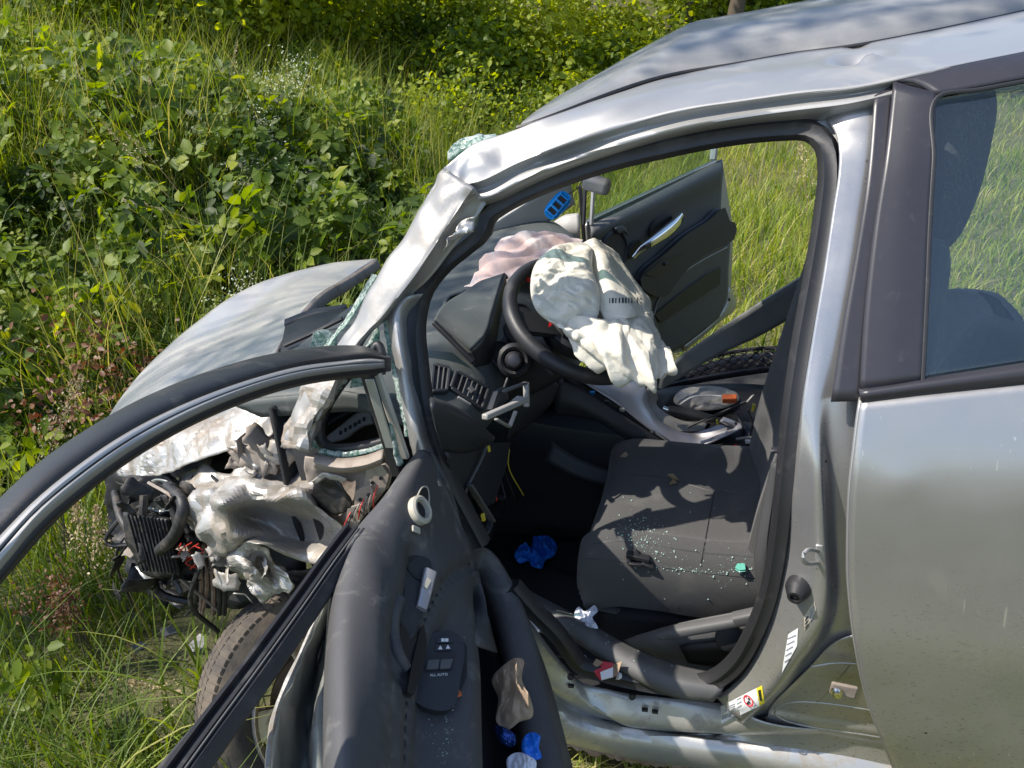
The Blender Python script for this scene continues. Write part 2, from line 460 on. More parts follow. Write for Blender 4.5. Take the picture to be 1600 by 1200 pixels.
def glassmat(name, tint, rough=.0, refl=1.45, crack=0., body=(.3, .5, .42)):
    m, t, p = nodes(name); t.nodes.remove(p); out = t.nodes['Material Output']
    tr = N(t, 'ShaderNodeBsdfTransparent'); tr.inputs[0].default_value = (*tint, 1)
    gl = N(t, 'ShaderNodeBsdfGlossy'); gl.inputs['Roughness'].default_value = rough
    lw = N(t, 'ShaderNodeLayerWeight'); lw.inputs[0].default_value = .5
    pw_ = N(t, 'ShaderNodeMath', operation='POWER'); pw_.inputs[1].default_value = 4.; t.links.new(lw.outputs['Facing'], pw_.inputs[0])
    f0 = ((refl-1)/(refl+1))**2; fr = N(t, 'ShaderNodeMath', operation='MULTIPLY_ADD'); fr.inputs[1].default_value = 1-f0; fr.inputs[2].default_value = f0; t.links.new(pw_.outputs[0], fr.inputs[0])
    mx = N(t, 'ShaderNodeMixShader'); t.links.new(fr.outputs[0], mx.inputs[0]); t.links.new(tr.outputs[0], mx.inputs[1]); t.links.new(gl.outputs[0], mx.inputs[2])
    res = mx.outputs[0]
    dust = N(t, 'ShaderNodeBsdfDiffuse'); dust.inputs[0].default_value = (*body, 1)
    m2 = N(t, 'ShaderNodeMixShader')
    if crack:
        vo = N(t, 'ShaderNodeTexVoronoi', feature='DISTANCE_TO_EDGE'); vo.inputs['Scale'].default_value = 170; t.links.new(coords(t), vo.inputs[0])
        ed = ramp(t, vo.outputs['Distance'], .02, .10, (1, 1, 1), (.45, .45, .45))
        t.links.new(mixc(t, .75, (0, 0, 0), mixc(t, ramp(t, noi(t, 40, 4, .7), .3, .7), ed, (.8, .8, .8))), m2.inputs[0])
        vc = N(t, 'ShaderNodeTexVoronoi'); vc.inputs['Scale'].default_value = 170; t.links.new(coords(t), vc.inputs[0])
        sep = N(t, 'ShaderNodeSeparateColor'); t.links.new(vc.outputs['Color'], sep.inputs[0])
        t.links.new(mixc(t, ramp(t, sep.outputs[0], .2, .8), (.14, .22, .19), (.58, .62, .59)), dust.inputs[0])
        bm = N(t, 'ShaderNodeBump'); bm.inputs['Strength'].default_value = .9; bm.inputs['Distance'].default_value = .004; t.links.new(sep.outputs[1], bm.inputs['Height'])
        t.links.new(bm.outputs[0], gl.inputs['Normal'])
    else:
        t.links.new(mixc(t, .05, (0, 0, 0), ramp(t, noi(t, 260, 4, .7), .55, .75)), m2.inputs[0])
    t.links.new(res, m2.inputs[1]); t.links.new(dust.outputs[0], m2.inputs[2]); t.links.new(m2.outputs[0], out.inputs[0])
glassmat('window_glass', (.90, .95, .94), .0, 1.75)
glassmat('clear_glass', (.80, .88, .84), .0, 1.35)
glassmat('broken_glass', (.45, .75, .65), .12, 1.5, 1.)
simple('glass_crumb', (.36, .50, .45), .10, 0, .3, 300, spec=.9)

def leafmat(name, cols, trans=.45, sc=3.0, rough=.5):
    """leaf: colours vary in drifts and leaf by leaf (the face's random attribute is baked in Color)"""
    m, t, p = nodes(name); out = t.nodes['Material Output']
    at = N(t, 'ShaderNodeAttribute', attribute_name='tone'); 
    rp = N(t, 'ShaderNodeValToRGB'); e = rp.color_ramp.elements
    e[0].position = 0; e[0].color = (*cols[0], 1); e[1].position = 1; e[1].color = (*cols[-1], 1)
    for i, c in enumerate(cols[1:-1]):
        x = e.new((i+1)/(len(cols)-1)); x.color = (*c, 1)
    add = N(t, 'ShaderNodeMath', operation='ADD'); t.links.new(at.outputs['Fac'], add.inputs[0])
    mr = N(t, 'ShaderNodeMapRange'); mr.inputs[1].default_value = .3; mr.inputs[2].default_value = .7; mr.inputs[3].default_value = -.3; mr.inputs[4].default_value = .3
    t.links.new(noi(t, sc, 3), mr.inputs[0]); t.links.new(mr.outputs[0], add.inputs[1])
    t.links.new(add.outputs[0], rp.inputs[0])
    t.links.new(rp.outputs[0], p.inputs['Base Color']); p.inputs['Roughness'].default_value = rough; p.inputs['Specular IOR Level'].default_value = .35
    tl = N(t, 'ShaderNodeBsdfTranslucent'); hs = N(t, 'ShaderNodeHueSaturation'); hs.inputs['Value'].default_value = 1.5; hs.inputs['Hue'].default_value = .48; hs.inputs['Saturation'].default_value = 1.15
    t.links.new(rp.outputs[0], hs.inputs['Color']); t.links.new(hs.outputs[0], tl.inputs[0])
    mx = N(t, 'ShaderNodeMixShader'); mx.inputs[0].default_value = trans
    t.links.new(p.outputs[0], mx.inputs[1]); t.links.new(tl.outputs[0], mx.inputs[2]); t.links.new(mx.outputs[0], out.inputs[0])
leafmat('bramble_leaf', [(.030, .058, .009), (.085, .145, .015), (.175, .24, .024), (.32, .35, .04)], .55)
leafmat('hedge_leaf', [(.035, .065, .010), (.09, .15, .015), (.19, .26, .025), (.34, .40, .045)], .6, .9)
leafmat('grass_blade', [(.045, .08, .012), (.10, .155, .02), (.18, .25, .035), (.36, .34, .10)], .45, 1.6)
leafmat('lawn_blade', [(.07, .13, .015), (.16, .235, .027), (.28, .34, .045), (.50, .44, .17)], .45, 2.2)
leafmat('straw', [(.30, .22, .11), (.42, .33, .18), (.50, .42, .27)], .25, 4)
leafmat('red_leaf', [(.10, .035, .018), (.16, .07, .03), (.20, .11, .05)], .3, 4)
leafmat('flower_white', [(.32, .38, .22), (.50, .54, .38), (.60, .62, .48)], .3, 6)
simple('bark', (.085, .065, .045), .9, 0, .35, 16, .8, 30)
simple('stem', (.10, .085, .04), .8, 0, .3, 16)
# soil under the plants
m, t, p = nodes('soil')
c = mixc(t, ramp(t, noi(t, 2.2, 6, .7), .35, .65), (.06, .068, .022), (.125, .125, .045))
c = mixc(t, ramp(t, noi(t, 25, 5, .7), .5, .7), c, (.13, .11, .065))
t.links.new(c, p.inputs['Base Color']); p.inputs['Roughness'].default_value = .95; bump(t, p, noi(t, 30, 5, .7), .8, .05)
# ================================================================= GROUND AND PLANTS
rng = np.random.default_rng(7)
def fx(x): return np.interp(x, [-9, -5, -2.2, -1.5, -1.0, -.6, .2, .8], [-2.2, -1.4, -.3, .35, .85, 1.25, 1.45, 1.7])
def xr(y): return np.interp(y, [1.2, 1.6, 2.4, 4.5, 7., 9., 10.5, 12, 14], [1.2, .7, .0, -.9, -1.2, -.6, 1.5, 6., 30])
def bankd(x, y): return np.minimum(y-fx(x), xr(y)-x)
def gz(x, y):
    d = np.clip(bankd(x, y), 0, None)
    b = .62*d/(1+.16*d)
    near = -.04*np.exp(-((x+.2)**2+(y+.7)**2)/1.2)
    und = .03*np.sin(x*1.9+1.2)*np.sin(y*1.6)+.02*np.sin(x*4.1+y*3.3)
    far = np.clip((np.hypot(x-1.4, y+2)-14)/30, 0, 1)*2.
    return b+near+und*np.clip(np.hypot(x-1.2, y)*.5-.4, 0, 1)-.02+far
gx = np.concatenate([np.linspace(-120, -12, 14)[:-1], np.linspace(-12, 8, 121), np.linspace(8, 120, 14)[1:]])
gy = np.concatenate([np.linspace(-120, -5, 14)[:-1], np.linspace(-5, 15, 121), np.linspace(15, 120, 14)[1:]])
GX, GY = np.meshgrid(gx, gy); G = np.stack([GX, GY, gz(GX, GY)], -1)
ground = gridmesh('ground', G, 'soil', None); tag(ground, kind='structure')

def visible(P, mx=260, my=260):
    d = P-np.array(CAM); z = d@np.array(FW); u = 800+FPX*(d@np.array(RT))/np.maximum(z, .05); v = 600-FPX*(d@np.array(UP))/np.maximum(z, .05)
    return (z > .2) & (u > -mx) & (u < 1600+mx) & (v > -my) & (v < 1200+my)
def fromnp(name, V_, F_, tone, mat, parent=None, smooth=False):
    """V_ (n,k,3) vertices of n equal pieces, F_ faces of one piece"""
    n, k = V_.shape[:2]; me = bpy.data.meshes.new(name)
    lens = np.array([len(f) for f in F_]); loops = np.concatenate([np.array(f) for f in F_])
    L = (loops[None]+np.arange(n)[:, None]*k).ravel(); LT = np.tile(lens, n)
    me.vertices.add(n*k); me.vertices.foreach_set('co', V_.reshape(-1).astype(np.float32))
    me.loops.add(len(L)); me.loops.foreach_set('vertex_index', L.astype(np.int32))
    me.polygons.add(len(LT)); me.polygons.foreach_set('loop_start', np.concatenate([[0], np.cumsum(LT)[:-1]]).astype(np.int32))
    me.update(calc_edges=True)
    a = me.attributes.new('tone', 'FLOAT', 'POINT'); a.data.foreach_set('value', np.repeat(tone, k).astype(np.float32))
    if smooth: me.polygons.foreach_set('use_smooth', np.ones(len(LT), bool))
    return link(name, me, mat, parent)
def unit(a): return a/(np.linalg.norm(a, axis=-1, keepdims=True)+1e-9)
def leaves(name, P, Nn, Dr, size, tone, mat, parent=None, wid=.34, fold=.22):
    """pointed leaves: base P, lying in the plane of normal Nn, pointing along Dr"""
    Dr = unit(Dr-Nn*np.sum(Dr*Nn, -1, keepdims=True)); Sd = np.cross(Nn, Dr); s = size[:, None]
    base = P; tip = P+Dr*s-Nn*s*.12
    def pt(a, b): return P+Dr*s*a+Sd*s*b*1.0+Nn*s*(abs(b)*fold*1.4-.05*a)
    Vv = np.stack([base, pt(.25, wid*.8), pt(.62, wid*.85), tip, pt(.62, -wid*.85), pt(.25, -wid*.8), P+Dr*s*.45-Nn*s*.02], 1)
    return fromnp(name, Vv, [(0, 1, 6), (1, 2, 6), (2, 3, 6), (3, 4, 6), (4, 5, 6), (5, 0, 6)], tone, mat, parent)
def blades(name, P, h, lean, wdt, tone, mat, parent=None, seg=3, up=(.08, 0, 1), droop=1.0):
    n = len(P); up = unit(np.array(up, float)); az = rng.uniform(0, 2*np.pi, n)
    dr = np.stack([np.cos(az), np.sin(az), np.zeros(n)], -1); sd = np.stack([-np.sin(az+.3), np.cos(az+.3), np.zeros(n)], -1)
    Vv = []
    for j in range(seg+1):
        t_ = j/seg
        c = P+up*h[:, None]*(t_-.35*droop*lean[:, None]*t_**3)+dr*(h*lean)[:, None]*t_**1.8
        ww = (wdt*(1-t_**1.6))[:, None]
        if j < seg: Vv += [c-sd*ww, c+sd*ww]
        else: Vv += [c]
    F_ = [(2*j, 2*j+1, 2*j+3, 2*j+2) for j in range(seg-1)]+[(2*seg-2, 2*seg-1, 2*seg)]
    return fromnp(name, np.stack(Vv, 1), F_, tone, mat, parent)
def lump(x, y, f, s):
    return np.sin(x*f+s)*np.sin(y*f*1.1+s*2.3)*.5+np.sin(x*f*2.3+y*f*1.7+s)*.25+np.sin(x*f*.6-y*f*.9+s*3)*.35

# ---- bramble thicket on the bank (palmate leaves of five)
def thicket(name, n, xl, yl, hmin, hmax, dmin, seed, mat, size, label, cat, tone_b=.48, thin=.5):
    r = np.random.default_rng(seed)
    x = r.uniform(*xl, n*6); y = r.uniform(*yl, n*6); d = bankd(x, y)
    keep = (d > dmin+r.normal(0, .12, n*6)) & (lump(x, y, 2.4, seed+3)+.35*lump(x, y, 5.1, seed) > -.42+r.normal(0, .12, n*6)); x, y, d = x[keep], y[keep], d[keep]
    h = (hmin+(hmax-hmin)*(.5+.5*lump(x, y, 1.6, seed)))*np.clip((d-dmin+.15)*1.4, .15, 1)
    t_ = 1-np.abs(r.normal(0, thin, len(x))); t_ = np.clip(t_, .02, 1.06)
    z = gz(x, y)+h*t_
    P = np.stack([x+r.normal(0, .05, len(x)), y+r.normal(0, .05, len(x)), z], -1)
    P = P[visible(P)][:n]; t_ = t_[:len(P)]; m = len(P)
    up = unit(r.normal(0, .45, (m, 3))+np.array([.15, -.55, .8]))
    k = 5; az0 = r.uniform(0, 2*np.pi, m); a1 = unit(np.cross(up, r.normal(0, 1, (m, 3)))); a2 = np.cross(up, a1)
    PP, NN, DD, SS, TT = [], [], [], [], []
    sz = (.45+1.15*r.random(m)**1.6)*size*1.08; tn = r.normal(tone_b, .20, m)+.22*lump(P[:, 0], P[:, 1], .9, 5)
    for j in range(k):
        ang_ = (j-2)*1.02+r.normal(0, .12, m)
        dr = a1*np.cos(ang_)[:, None]+a2*np.sin(ang_)[:, None]-up*.25
        PP.append(P+dr*.22*sz[:, None]); NN.append(unit(up+r.normal(0, .22, (m, 3)))); DD.append(dr); SS.append(sz*(1-.13*abs(j-2))); TT.append(tn+r.normal(0, .05, m))
    sz_ = 1
    o = leaves(name, np.concatenate(PP), np.concatenate(NN), np.concatenate(DD), np.concatenate(SS), np.concatenate(TT), mat)
    return tag(o, label, cat, kind='stuff')
thicket('bramble_thicket', 17000, (-9, 1.0), (-1, 9), .30, 1.0, .25, 3, 'bramble_leaf', .075, 'dense green bramble thicket covering the bank behind the bonnet', 'brambles')
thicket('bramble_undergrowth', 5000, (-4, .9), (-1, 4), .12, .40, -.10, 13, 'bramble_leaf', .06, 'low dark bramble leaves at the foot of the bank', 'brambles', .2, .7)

# ---- hedge mass behind: clumps of small leaves in ellipsoids
def clumps(name, centres, per, mat, size, label, cat, seed, tone=.4, tsd=.2, parent=None, cull=True):
    r = np.random.default_rng(seed); PP, TT, NN = [], [], []
    for (cx, cy, cz, rx, ry, rz, tb) in centres:
        q = unit(r.normal(0, 1, (per, 3))); rad_ = r.uniform(.45, 1.05, per)**.6
        rad_ *= 1+.22*np.sin(q[:, 0]*7+cx*3)*np.sin(q[:, 2]*6+cy)
        p = np.array([cx, cy, cz])+q*np.array([rx, ry, rz])*rad_[:, None]
        PP.append(p); TT.append(tone+tb+r.normal(0, tsd, per)); NN.append(unit(q*.5+r.normal(0, .6, (per, 3))+np.array([0, -.1, .6])))
    P = np.concatenate(PP); T_ = np.concatenate(TT); Nn = np.concatenate(NN)
    k = visible(P) if cull else np.ones(len(P), bool); P, T_, Nn = P[k], T_[k], Nn[k]; n = len(P)
    o = leaves(name, P, Nn, r.normal(0, 1, (n, 3)), r.uniform(.6, 1.3, n)*size, T_, mat, parent, .36, .2)
    return o
r = np.random.default_rng(21); cen = []
for k in range(120):
    s = r.uniform(0, 1); x = -10+16*s+r.normal(0, .5); y = np.interp(x, [-10, -6, -3, -1, 1, 4, 7], [2.5, 4.5, 6.2, 7.6, 9.5, 12.5, 14])+r.uniform(0, 2.6)
    g = float(gz(np.array(x), np.array(y))); lay = r.uniform(.2, 3.6)
    cen.append((x, y, g+lay, r.uniform(.6, 1.1), r.uniform(.6, 1.1), r.uniform(.5, .9), .28*r.normal()+(.25 if x < -3.5 and lay > 1.5 else -.05)))  # high clumps on the left carry sunlight as a lighter leaf tone
for k in range(46):
    x = r.uniform(-5.5, 2.2); y = np.interp(x, [-5.5, -3, -1, 1, 2.2], [5.2, 6.6, 7.4, 9.2, 10.5])+r.uniform(-.4, 2.6)
    cen.append((x, y, float(gz(np.array(x), np.array(y)))+r.uniform(.1, 1.1), r.uniform(.5, .9), r.uniform(.5, .9), r.uniform(.35, .6), .3*r.normal()+.05))
o = clumps('hedge', cen, 1250, 'hedge_leaf', .085, '', '', 22, .72); tag(o, 'tall tangled hedge of small leaves closing off the background', 'hedge', kind='stuff')
cen = []
for k in range(110):
    x = r.uniform(-14, 14); y = np.interp(x, [-14, -8, -3, 1, 6, 14], [6, 9, 12.5, 15.5, 18, 20])+r.uniform(0, 3)
    cen.append((x, y, r.uniform(.6, 6.5), r.uniform(1.1, 1.8), r.uniform(1., 1.6), r.uniform(1., 1.6), .2*r.normal()))
o = clumps('woodland_edge', cen, 700, 'hedge_leaf', .16, '', '', 23, .6); tag(o, 'darker wood edge standing behind the hedge', 'trees', kind='stuff')

# ---- trees with trunks among the hedge
def tree(px, py, D, h, r0, lean, seed, label):
    b = U(px, py, D=D); g = float(gz(np.array(b.x), np.array(b.y))); b = Vector((b.x, b.y, g))
    t_ = thing('hedge_tree', label, 'tree', b, 'trees in the hedge'); rr = random.Random(seed)
    pts = [Vector((0, 0, -.1))]; 
    for k in range(1, 7): pts.append(Vector((lean*k/6*h+rr.gauss(0, .05), rr.gauss(0, .05), h*k/6)))
    tube('trunk', pts, r0, 'bark', t_, 22, 9, scale=lambda u: 1.15-.75*u)
    for k in range(7):
        a = rr.uniform(0, 6.28); z0 = rr.uniform(.35, .9); p0 = Vector((lean*z0*h, 0, h*z0)); L = rr.uniform(.7, 1.5)
        tube('limb', [p0, p0+Vector((math.cos(a)*L*.5, math.sin(a)*L*.5, L*.35)), p0+Vector((math.cos(a)*L, math.sin(a)*L, L*.55))], r0*.3, 'bark', t_, 10, 6, scale=lambda u: 1-.75*u)
    cs = [(rr.gauss(lean*h*.9, .8), rr.gauss(0, .8), h*rr.uniform(.75, 1.15), rr.uniform(.5, .9), rr.uniform(.5, .9), rr.uniform(.4, .7), .1*rr.gauss(0, 1)) for _ in range(9)]
    tag(clumps('crown', cs, 500, 'hedge_leaf', .10, '', '', seed, .35, .2, t_, False), kind='stuff')
    return t_
tree(1128, 60, 9.5, 4.2, .11, .16, 31, 'thick pale trunked tree rising behind the middle of the roof')
tree(1062, 70, 10.5, 4.4, .07, .10, 32, 'thin dark tree in the hedge just left of the thick trunk')
tree(1235, 30, 12.0, 4.8, .08, .05, 33, 'slender tree in the hedge above the dented roof rail')
tree(905, 60, 11.0, 4.5, .06, -.06, 34, 'slim tree half hidden in the hedge left of the roof')

# ---- tall verge grass by the nose of the car and on the bank
def scatter(n, xl, yl, f=None):
    x = rng.uniform(*xl, n); y = rng.uniform(*yl, n)
    if f is not None:
        k = f(x, y); x, y = x[k], y[k]
    return x, y
def notcar(x, y): return ~((x > -.55) & (x < 3.6) & (np.abs(y) < .80))
x, y = scatter(52000, (-4.5, .75), (-2.2, 2.6), lambda x, y: notcar(x, y) & ~((x > .2) & (y > 0)) & (rng.uniform(0, 1, len(x)) < np.clip(1.1-.22*np.hypot(x+.3, y+.6), .2, 1)))
P = np.stack([x, y, gz(x, y)], -1); P = P[visible(P, 300, 400)]; n = len(P)
cl_ = .5+.5*lump(P[:, 0], P[:, 1], 3.1, 2)
h = rng.gamma(5, .055, n)*(.55+.8*cl_); h = np.clip(h, .06, .62)*np.where((P[:, 0] > -.75) & (P[:, 1] > -1.0) & (P[:, 1] < .9), .62, 1.)
o = blades('verge_grass', P, h, rng.uniform(.1, .95, n), rng.uniform(.0018, .0042, n), rng.normal(.42, .2, n), 'grass_blade', None, 4); tag(o, 'tall green verge grass growing round the crushed nose', 'grass', kind='stuff')
x, y = scatter(60000, (-6, 1.0), (.4, 7.5), lambda x, y: (bankd(x, y) > -.6) & (lump(x, y, 1.3, 9) > -.25) & ~((x > -.35) & (y < 2.3)))
P = np.stack([x, y, gz(x, y)], -1); P = P[visible(P)]; n = len(P)
o = blades('bank_grass', P, np.clip(rng.gamma(6, .11, n), .2, 1.35), rng.uniform(.1, .85, n), rng.uniform(.002, .0045, n), np.where(rng.uniform(0, 1, n) < .13, 1.15, rng.normal(.5, .24, n)), 'grass_blade', None, 4); tag(o, 'long grass growing up through the brambles on the bank', 'grass', kind='stuff')

# ---- rough lawn beyond the car and beside it
x, y = scatter(90000, (-1.2, 8), (.75, 9.5), lambda x, y: (bankd(x, y) < .4) & (rng.uniform(0, 1, len(x)) < np.clip(1.25-.11*np.hypot(x-1.3, y+1), .25, 1)))
P = np.stack([x, y, gz(x, y)], -1); P = P[visible(P, 120, 120)]; n = len(P)
tall = np.clip(.5+.6*lump(P[:, 0], P[:, 1], 1.7, 4)+np.clip((1.9-P[:, 0])*.25, -.3, .5), .1, 1.3)
o = blades('lawn_grass', P, np.clip(rng.gamma(5, .022, n)*(.6+1.5*tall), .03, .42)*np.where((P[:, 0] > .6) & (P[:, 0] < 1.55) & (P[:, 1] < 1.75), .25, 1.), rng.uniform(.2, 1.1, n), rng.uniform(.0025, .005, n), rng.normal(.5, .24, n)+.25*lump(P[:, 0], P[:, 1], .8, 1)*-1, 'lawn_blade', None, 3); tag(o, 'rough sunlit lawn seen through the far side of the car', 'grass', kind='stuff')
x, y = scatter(9000, (.7, 3.2), (-1.6, -.72)); P = np.stack([x, y, gz(x, y)], -1); n = len(P)
o = blades('sill_grass', P, rng.uniform(.05, .20, n), rng.uniform(.3, 1.2, n), rng.uniform(.0015, .003, n), rng.normal(.75, .25, n), 'lawn_blade', None, 3); tag(o, 'short dry grass under the sill', 'grass', kind='stuff')
# ================================================================= THE CAR
car = thing('wrecked_car', 'crashed silver hatchback with both front doors open and its front end crushed', 'car')

def g2(i, j, ci, cj, s): return math.exp(-((i-ci)**2+(j-cj)**2)/(2*s*s))
def gp(p, c, s): return math.exp(-sum((p[k]-c[k])**2 for k in range(3))/(2*s*s))

# ---- roof rail: ditch line, shoulder, crease, gutter, inner flange
ditch = SR([(694, 262), (735, 228), (790, 206), (850, 186), (960, 148), (1060, 118), (1155, 100), (1240, 84), (1325, 73), (1450, 50), (1600, 18), (1850, -40)], .0)
sh1 = SR([(700, 276, .012), (742, 246, .002), (800, 224, -.004), (860, 203, -.010), (965, 166), (1065, 137), (1158, 120), (1242, 106), (1328, 96), (1452, 74), (1600, 44), (1850, -10)], -.012)
crease = SR([(716, 290), (752, 282), (810, 254), (870, 231), (970, 198), (1070, 172), (1160, 158), (1244, 147), (1330, 138), (1455, 112), (1600, 84), (1850, 34)], -.006)
gut = SR([(722, 300), (758, 294), (815, 265), (875, 242), (974, 209), (1074, 184), (1162, 169), (1246, 158), (1332, 148), (1456, 124), (1600, 98), (1850, 50)], .022)
strip = SR([(728, 312), (764, 305), (822, 277), (880, 254), (978, 222), (1078, 196), (1166, 181), (1248, 170), (1330, 160), (1457, 136), (1600, 112), (1850, 66)], .012)
inner = SR([(736, 330), (772, 320), (830, 294), (888, 270), (984, 238), (1082, 213), (1170, 199), (1250, 192), (1326, 182), (1458, 150), (1600, 128), (1850, 86)], .055)
dentc = S(1338, 92); bendc = S(742, 262)
def raild(p, u, v):
    d = -.030*gp(p, dentc, .022)+.022*gp(p, S_dent2, .013)-.010*gp(p, S_dent3, .012)
    d += (.010*folds(p, 30, 71)+.004)*gp(p, bendc, .03)-.012*gp(p, S_b2, .03)+.008*folds(p, 14, 72)*gp(p, bendc, .07)
    d += .0016*fbm(p, 9, 2, 3)
    return -d
S_dent2 = S(1356, 94); S_dent3 = S(1342, 72); S_b2 = S(800, 232)
loft('roof_rail', [ditch, sh1, crease], 'silver', car, 140, 10, False, .0025, raild)
loft('door_gutter', [crease, gut, strip, inner], 'silver', car, 90, 4, False, .002, lambda p, u, v: .002*fbm(p, 7, 2, 8))

# ---- roof skin
dd = [Vector(p) for p in cr(ditch, 40)][4:]
def roofrow(f, dz): return [Vector((p.x+.02*f, p.y+(.56-p.y)*f, p.z+dz*min(1, .25+i/12.))) for i, p in enumerate(dd)]
r0 = [p+Vector((0, .010, -.014)) for p in dd]
roof = loft('roof_skin', [r0, [p+Vector((0, .016, -.004)) for p in dd], roofrow(.07, .022), roofrow(.2, .055), roofrow(.4, .080), roofrow(.65, .070), roofrow(.9, .02), roofrow(1., -.03)], 'silver_roof_shaded', car, 60, 4, False, .002,
     lambda p, u, v: .003*fbm(p, 5, 3, 2)*(1 if .05 < v < .95 else 0))
tube('roof_gap', [p+Vector((0, .005, -.001+.006*math.exp(-((i-7)/4.)**2))) for i, p in enumerate(dd)], .0045, 'black_plastic', car, 60, 6)
# far roof rail and far pillars
fr = [Vector((p.x, .60, p.z-.05)) for p in dd]
sweep('far_roof_rail', fr, rect(.07, .09, .02), 'silver', car, 30, ref=(0, 1, 0))
sweep('far_rear_pillar', [(2.62, .80, .9), (2.9, .68, 1.2), (2.95, .62, 1.38)], rect(.2, .06, .02), 'silver', car, 12, ref=(0, 1, 0))

# ---- shattered windscreen remains along the roof edge and the left pillar
loft('windscreen_shard', [YR([(700, 238), (715, 222), (740, 213), (775, 211)], -.50), YR([(702, 252), (722, 238), (745, 228), (778, 216)], -.52)], 'broken_glass', car, 16, 4, False, .006,
     lambda p, u, v: .006*fbm(p, 60, 2, 1))
loft('windscreen_shard', [YR([(582, 428), (562, 462), (537, 503), (503, 545)], -.55), YR([(590, 430), (571, 463), (546, 500), (510, 546)], -.58)], 'broken_glass', car, 24, 4, False, .003,
     lambda p, u, v: .004*fbm(p, 60, 2, 1))
loft('windscreen_shard', [YR([(490, 520), (505, 515), (525, 525)], -.45), YR([(484, 545), (505, 548), (525, 546)], -.45)], 'broken_glass', car, 14, 6, False, .005, lambda p, u, v: .006*fbm(p, 60, 2, 1))
loft('windscreen_shard', [YR([(420, 612), (440, 605), (462, 600)], -.60), YR([(428, 640), (444, 638), (455, 625)], -.60)], 'broken_glass', car, 14, 6, False, .005, lambda p, u, v: .008*fbm(p, 60, 2, 2))

# ---- left windscreen pillar: front face, side face, folded at the top, scraped at the foot
pl = SR([(693, 264), (665, 312), (635, 362), (608, 404), (582, 448), (556, 492), (528, 530), (500, 566), (478, 604), (455, 655), (446, 700)], .02)
pm = SR([(738, 292), (712, 334), (682, 380), (652, 424), (628, 456), (600, 494), (570, 526), (545, 562), (524, 606), (496, 655), (478, 700)], -.01)
pr = SR([(760, 318), (736, 352), (704, 394), (670, 436), (640, 462), (612, 492), (584, 520), (560, 552), (536, 600), (505, 650), (484, 702)], .03)
def pill(p, u, v):
    s = max(0, u-.42)*1.6
    return .009*s*folds(p, 26, 2)+.009*fbm(p, 8, 2, 1)+.0025*folds(p, 20, 6)+.012*max(0, .14-u)*7*folds(p, 24, 5)
def half(a, b, t, d): return [Vector(x)*(1-t)+Vector(y)*t+Vector(d) for x, y in zip(a, b)]
loft('windscreen_pillar', [pl, half(pl, pm, .12, (0, -.004, .004)), half(pl, pm, .55, (0, -.006, .004)), half(pl, pm, .9, (0, -.003, .001)), pm, half(pm, pr, .15, (0, .004, -.002)), half(pm, pr, .8, (0, .004, 0)), pr], 'silver_pillar', car, 90, 4, True, .0025, pill, ang=30)
lo = lambda a, k0: [Vector(q) for q in cr(a, 40)][k0:]
loft('torn_pillar_skin', [[q+Vector((0, -.006, .003)) for q in lo(pl, 25)], [q+Vector((0, -.012, .005)) for q in lo(pm, 25)], [q+Vector((0, -.008, 0)) for q in lo(pr, 25)]], 'silver_grime', car, 30, 7, False, .002, lambda p, u, v: .012*folds(p, 30, 7)+.004*folds(p, 60, 8), ang=13)
# bare scraped patches near the fold
loft('torn_pillar_skin', [SR([(700, 375), (722, 345), (742, 338)], .0), SR([(692, 395), (715, 372), (740, 362)], .01)], 'silver_wreck', car, 14, 8, False, .002, lambda p, u, v: .012*(ridge(p, 40, 2, 4)-.5))

# ---- front edge of the door opening
fp0 = SR([(618, 470), (604, 482), (609, 520), (616, 560), (624, 605), (632, 650), (642, 700), (668, 760)], .03)
fp1 = SR([(640, 462), (621, 490), (622, 525), (628, 562), (636, 605), (645, 650), (658, 700), (684, 760)], .012)
fp2 = SR([(664, 458), (640, 492), (637, 525), (642, 562), (650, 605), (662, 650), (676, 700), (702, 760)], .055)
loft('door_post', [fp0, fp1, fp2], 'silver', car, 40, 6, False, .0025, lambda p, u, v: .004*fbm(p, 16, 3, 5)*(1+2*u))

# ---- rubber seal round the door opening
sealpx = [(752, 850), (725, 800), (702, 755), (682, 700), (664, 640), (654, 570), (650, 505), (662, 455), (692, 415), (727, 386), (754, 362), (762, 338), (792, 316), (850, 288), (900, 269), (960, 250), (1040, 231), (1130, 213), (1220, 203), (1264, 204), (1288, 224), (1295, 262), (1289, 330), (1273, 430), (1255, 530), (1239, 640), (1227, 760), (1217, 850), (1202, 928), (1179, 988), (1150, 1036), (1112, 1064), (1060, 1072), (1000, 1064), (940, 1050), (908, 1040), (890, 1018), (868, 988), (835, 955), (800, 915)]
seal = SR(sealpx, .065)
sweep('door_seal', seal, [(-.017, -.012), (-.006, -.014), (0, -.008), (.007, -.015), (.017, -.012), (.018, .006), (.008, .016), (-.002, .013), (-.011, .017), (-.018, .006)], 'rubber', car, 150, ref=(0, -1, .1), ang=60)
sweep('seal_lip', SR([(p[0]+(-9 if 20 < i < 29 else 0), p[1]+(8 if i < 20 and i > 11 else 0)) for i, p in enumerate(sealpx[12:30])], .085), rect(.006, .05, .002), 'black_plastic', car, 70, ref=(0, -1, .1))
sweep('pillar_inner_trim', SR([(1286, 330), (1268, 430), (1249, 530), (1233, 640), (1222, 740)], .09), rect(.006, .03, .002), 'cream_felt', car, 30, ref=(0, -1, .1))

